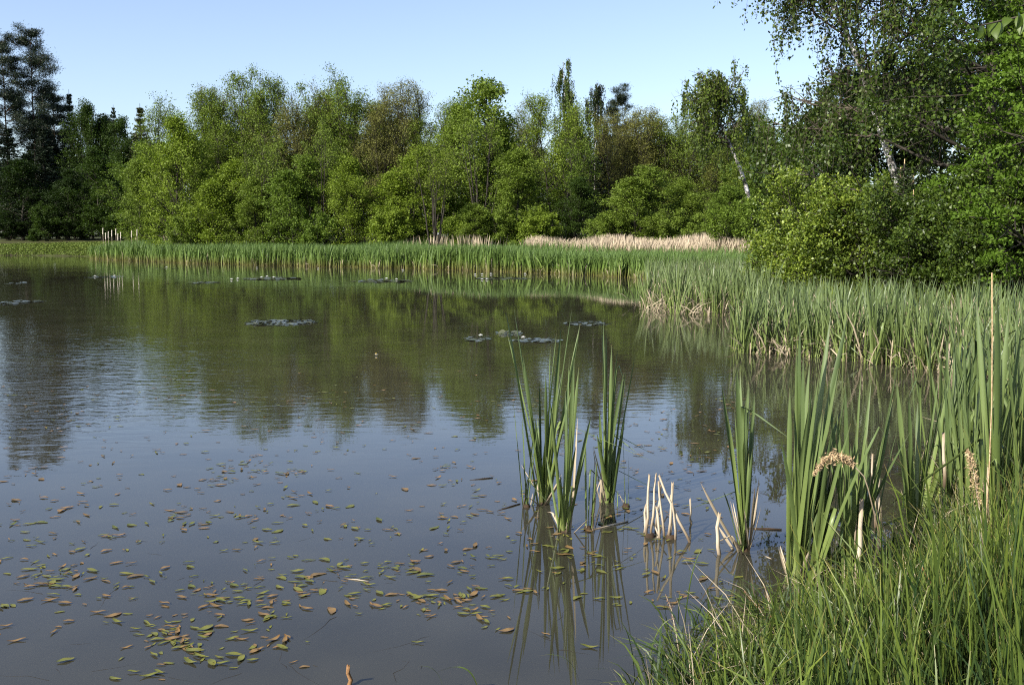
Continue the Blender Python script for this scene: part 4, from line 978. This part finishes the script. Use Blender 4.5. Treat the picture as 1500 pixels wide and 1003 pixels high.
# drowned stems below the surface
mb = MB()
for _ in range(80):
    x, y = -30 + 860 * g.random(), 790 + 215 * g.random() ** .8; p0 = gp(x, y); a = g.random() * 6.28
    L = .15 + .5 * g.random(); P = path(np.array((p0[0], p0[1], -.012 - .008 * g.random())), np.array((math.cos(a), math.sin(a), -.03)), L, 7, g, .25); P[:, 2] = np.clip(P[:, 2] + .010, -.03, -.0015)
    mb.tube(P, .0022 + .0022 * g.random(), .0012, 4)
    for j in range(int(g.integers(2, 10))):
        q = lerp_path(P, g.random() * .99); a2 = g.random() * 6.28
        mb.tube([q, q + np.array((math.cos(a2) * .05, math.sin(a2) * .05, -.005)), q + np.array((math.cos(a2 + .4) * .10, math.sin(a2 + .4) * .10, -.012))], .002, .001, 3)
tag(mb.build('drowned_weed', M['weed']), 'dark drowned weed stems under the near water surface', 'water weed', kind='stuff')

# ------------------------------------------------------------------ water lilies
def pads(px, py, wpx, hpx, n_, label, R=.08, flowers=(), stand=.2):
    c0 = gp(px, py); g = np.random.default_rng(int(px * 3 + py)); t_ = thing('water_lily', label, 'water lily', c0)
    e0, e1 = gp(px - wpx / 2, py), gp(px, py - hpx / 2); ax, ay = abs(e0[0] - c0[0]), abs(e1[1] - c0[1])
    mb = MB()
    for i in range(n_):
        rr, a = math.sqrt(g.random()), g.random() * 6.28; c = np.array((ax * rr * math.cos(a), ay * rr * math.sin(a), .006 + .002 * (i % 4)))
        r = R * (.7 + .6 * g.random()); th = np.linspace(.25, 6.03, 13) + g.random() * 6.28
        tl = g.normal(size=2) * stand * .5; ring = np.stack([np.cos(th) * r, np.sin(th) * r, np.zeros(13)], 1); ring[:, 2] = np.maximum(ring[:, 0] * tl[0] + ring[:, 1] * tl[1], -.003)
        V = np.vstack([c, c + ring]); f = [[0, k, k + 1, k + 1] for k in range(1, 13)]
        mb.add(V, f, np.concatenate([[0], np.ones(13)]))
    mb.build('pads', M['pad'], t_, False)
    for fx, fy in flowers:
        p0 = gp(fx, fy) - c0; lily(p0, t_, .62 if fy > 440 else 1.0)
def lily(p0, parent, s=1.0):
    mb = MB(); th0 = 0
    for lay, (n_, el, L) in enumerate(((7, .35, .085), (6, .8, .075), (5, 1.2, .06))):
        for k in range(n_):
            th = k * 6.28 / n_ + lay * .4; d = np.array((math.cos(th) * math.cos(el), math.sin(th) * math.cos(el), math.sin(el))); sd = np.array((-math.sin(th), math.cos(th), 0)) * .022 * s
            L_ = L * s; V = [p0 + (0, 0, .01), p0 + d * L_ * .5 - sd + (0, 0, .008), p0 + d * L_ + (0, 0, .02), p0 + d * L_ * .5 + sd + (0, 0, .008)]
            mb.add(V, [[0, 1, 2, 3]])
    o = mb.build('flower', M['petal'], parent, False)
    mb = MB(); mb.tube([p0 + (0, 0, .01), p0 + (0, 0, .03), p0 + (0, 0, .045)], .018 * s, .008, 6, True); mb.build('stamens', M['stamen'], o)
pads(410, 472.5, 104, 8, 260, 'oval raft of lily pads alone in the middle of the pond', .065, stand=.30)
pads(700, 496, 40, 7, 28, 'lily pad raft with a white flower left of the open-water cattails', .06, [(704, 493)])
pads(744, 489, 36, 6, 26, 'lily pads behind the tallest open-water cattail', .06, stand=.8)
pads(788, 499, 80, 5, 90, 'thin line of lily pads passing behind the open-water cattails', .06, [(766, 496)])
pads(860, 474, 70, 6, 70, 'sparse lily pads between cattail group and jutting stand', .06)
pads(24, 415, 20, 2.5, 22, 'lily pads in the black reflection, farther of two rafts', .13)
pads(25, 443, 60, 6, 40, 'lily pads in the black reflection, nearer of two rafts', .12)
pads(295, 414, 60, 3, 30, 'thin far lily raft left of the paired white flowers', .14, [(339, 410), (348, 409)])
pads(400, 408, 90, 4, 130, 'far lily raft with white flowers before the belt centre', .14, [(391, 406), (401, 407), (383, 407)])
pads(560, 412, 90, 4, 90, 'far lily raft with two white flowers in mid pond', .14, [(566, 409), (581, 410)])
pads(735, 408, 80, 3, 100, 'far lily raft with a row of white flowers before the belt', .14, [(706, 410), (713, 410), (696, 403), (706, 402.5), (719, 402), (769, 402)])
pads(155, 406, 50, 2.5, 20, 'far lily raft with two flowers against the black reflection', .14, [(139, 405.5), (168, 405)])
pads(245, 393, 50, 2, 16, 'farthest lily raft near the left end of the belt', .14, [(244, 392)])
for k, (x, y, lab) in enumerate([(376, 392.5, 'white lily flower alone at the belt edge left of mid pond'), (590, 396, 'white lily flower alone at the belt edge in mid pond'), (551, 521, 'white speck of a lily flower alone in open middle water'), (466, 394, 'white lily flower at the belt edge nearest the far lily raft')]):
    p0 = gp(x, y); t_ = thing('lily_flower', lab, 'flower', p0); lily(np.zeros(3), t_, .35 if y > 500 else .8)

# ------------------------------------------------------------------ leafy twig hanging in from the upper right, close to the camera
b_ = at(1560, 5, 2.9); t_ = thing('overhanging_twig', 'close leafy twig reaching in at the upper right corner', 'twig', b_)
g = np.random.default_rng(9)
P = np.array([at(x, y, Y) for x, y, Y in [(1640, -60, 3.0), (1560, 5, 2.9), (1510, 22, 2.85), (1470, 30, 2.8), (1436, 38, 2.75)]]) - b_
mb = MB(); mb.tube(P, .008, .0015, 6); mb.build('branch', M['twig'], t_)
mb = MB()
for (x0, y0, x1, y1, wd) in [(1438, 37, 1431, 58, .34), (1439, 37, 1437, 60, .42), (1452, 33, 1448, 55, .6), (1458, 33, 1460, 58, .5), (1466, 32, 1462, 54, .4), (1478, 26, 1470, 40, .7), (1492, 18, 1488, 44, .5), (1500, 20, 1494, 52, .55), (1505, 30, 1503, 62, .5), (1512, 22, 1520, 60, .5), (1484, 28, 1476, 34, .6)]:
    p0, p1 = at(x0, y0, 2.8) - b_, at(x1, y1, 2.78 + g.normal() * .02) - b_
    d_ = p1 - p0; L = np.linalg.norm(d_); nrm = unit(np.array((g.normal() * .5, -1, .4 + g.normal() * .4))); sd_ = unit(np.cross(d_, nrm))
    s_ = np.linspace(0, 1, 7); hw = L * wd * .5 * np.sin(np.pi * (s_ ** .8) * .97 + .03) 
    cc = p0 + d_ * s_[:, None] + nrm * (L * .10 * np.sin(np.pi * s_))[:, None]
    V = np.stack([cc - sd_ * hw[:, None] + nrm * hw[:, None] * .25, cc, cc + sd_ * hw[:, None] + nrm * hw[:, None] * .25], 1).reshape(-1, 3)
    mb.add(V, [[i * 3 + j, i * 3 + j + 1, i * 3 + j + 4, i * 3 + j + 3] for i in range(6) for j in range(2)])
lv = link('leaves', mb.mesh('leaves', M['leaf_gloss']), t_); lv.color = (1.3, 1.3, 1.0, 1)
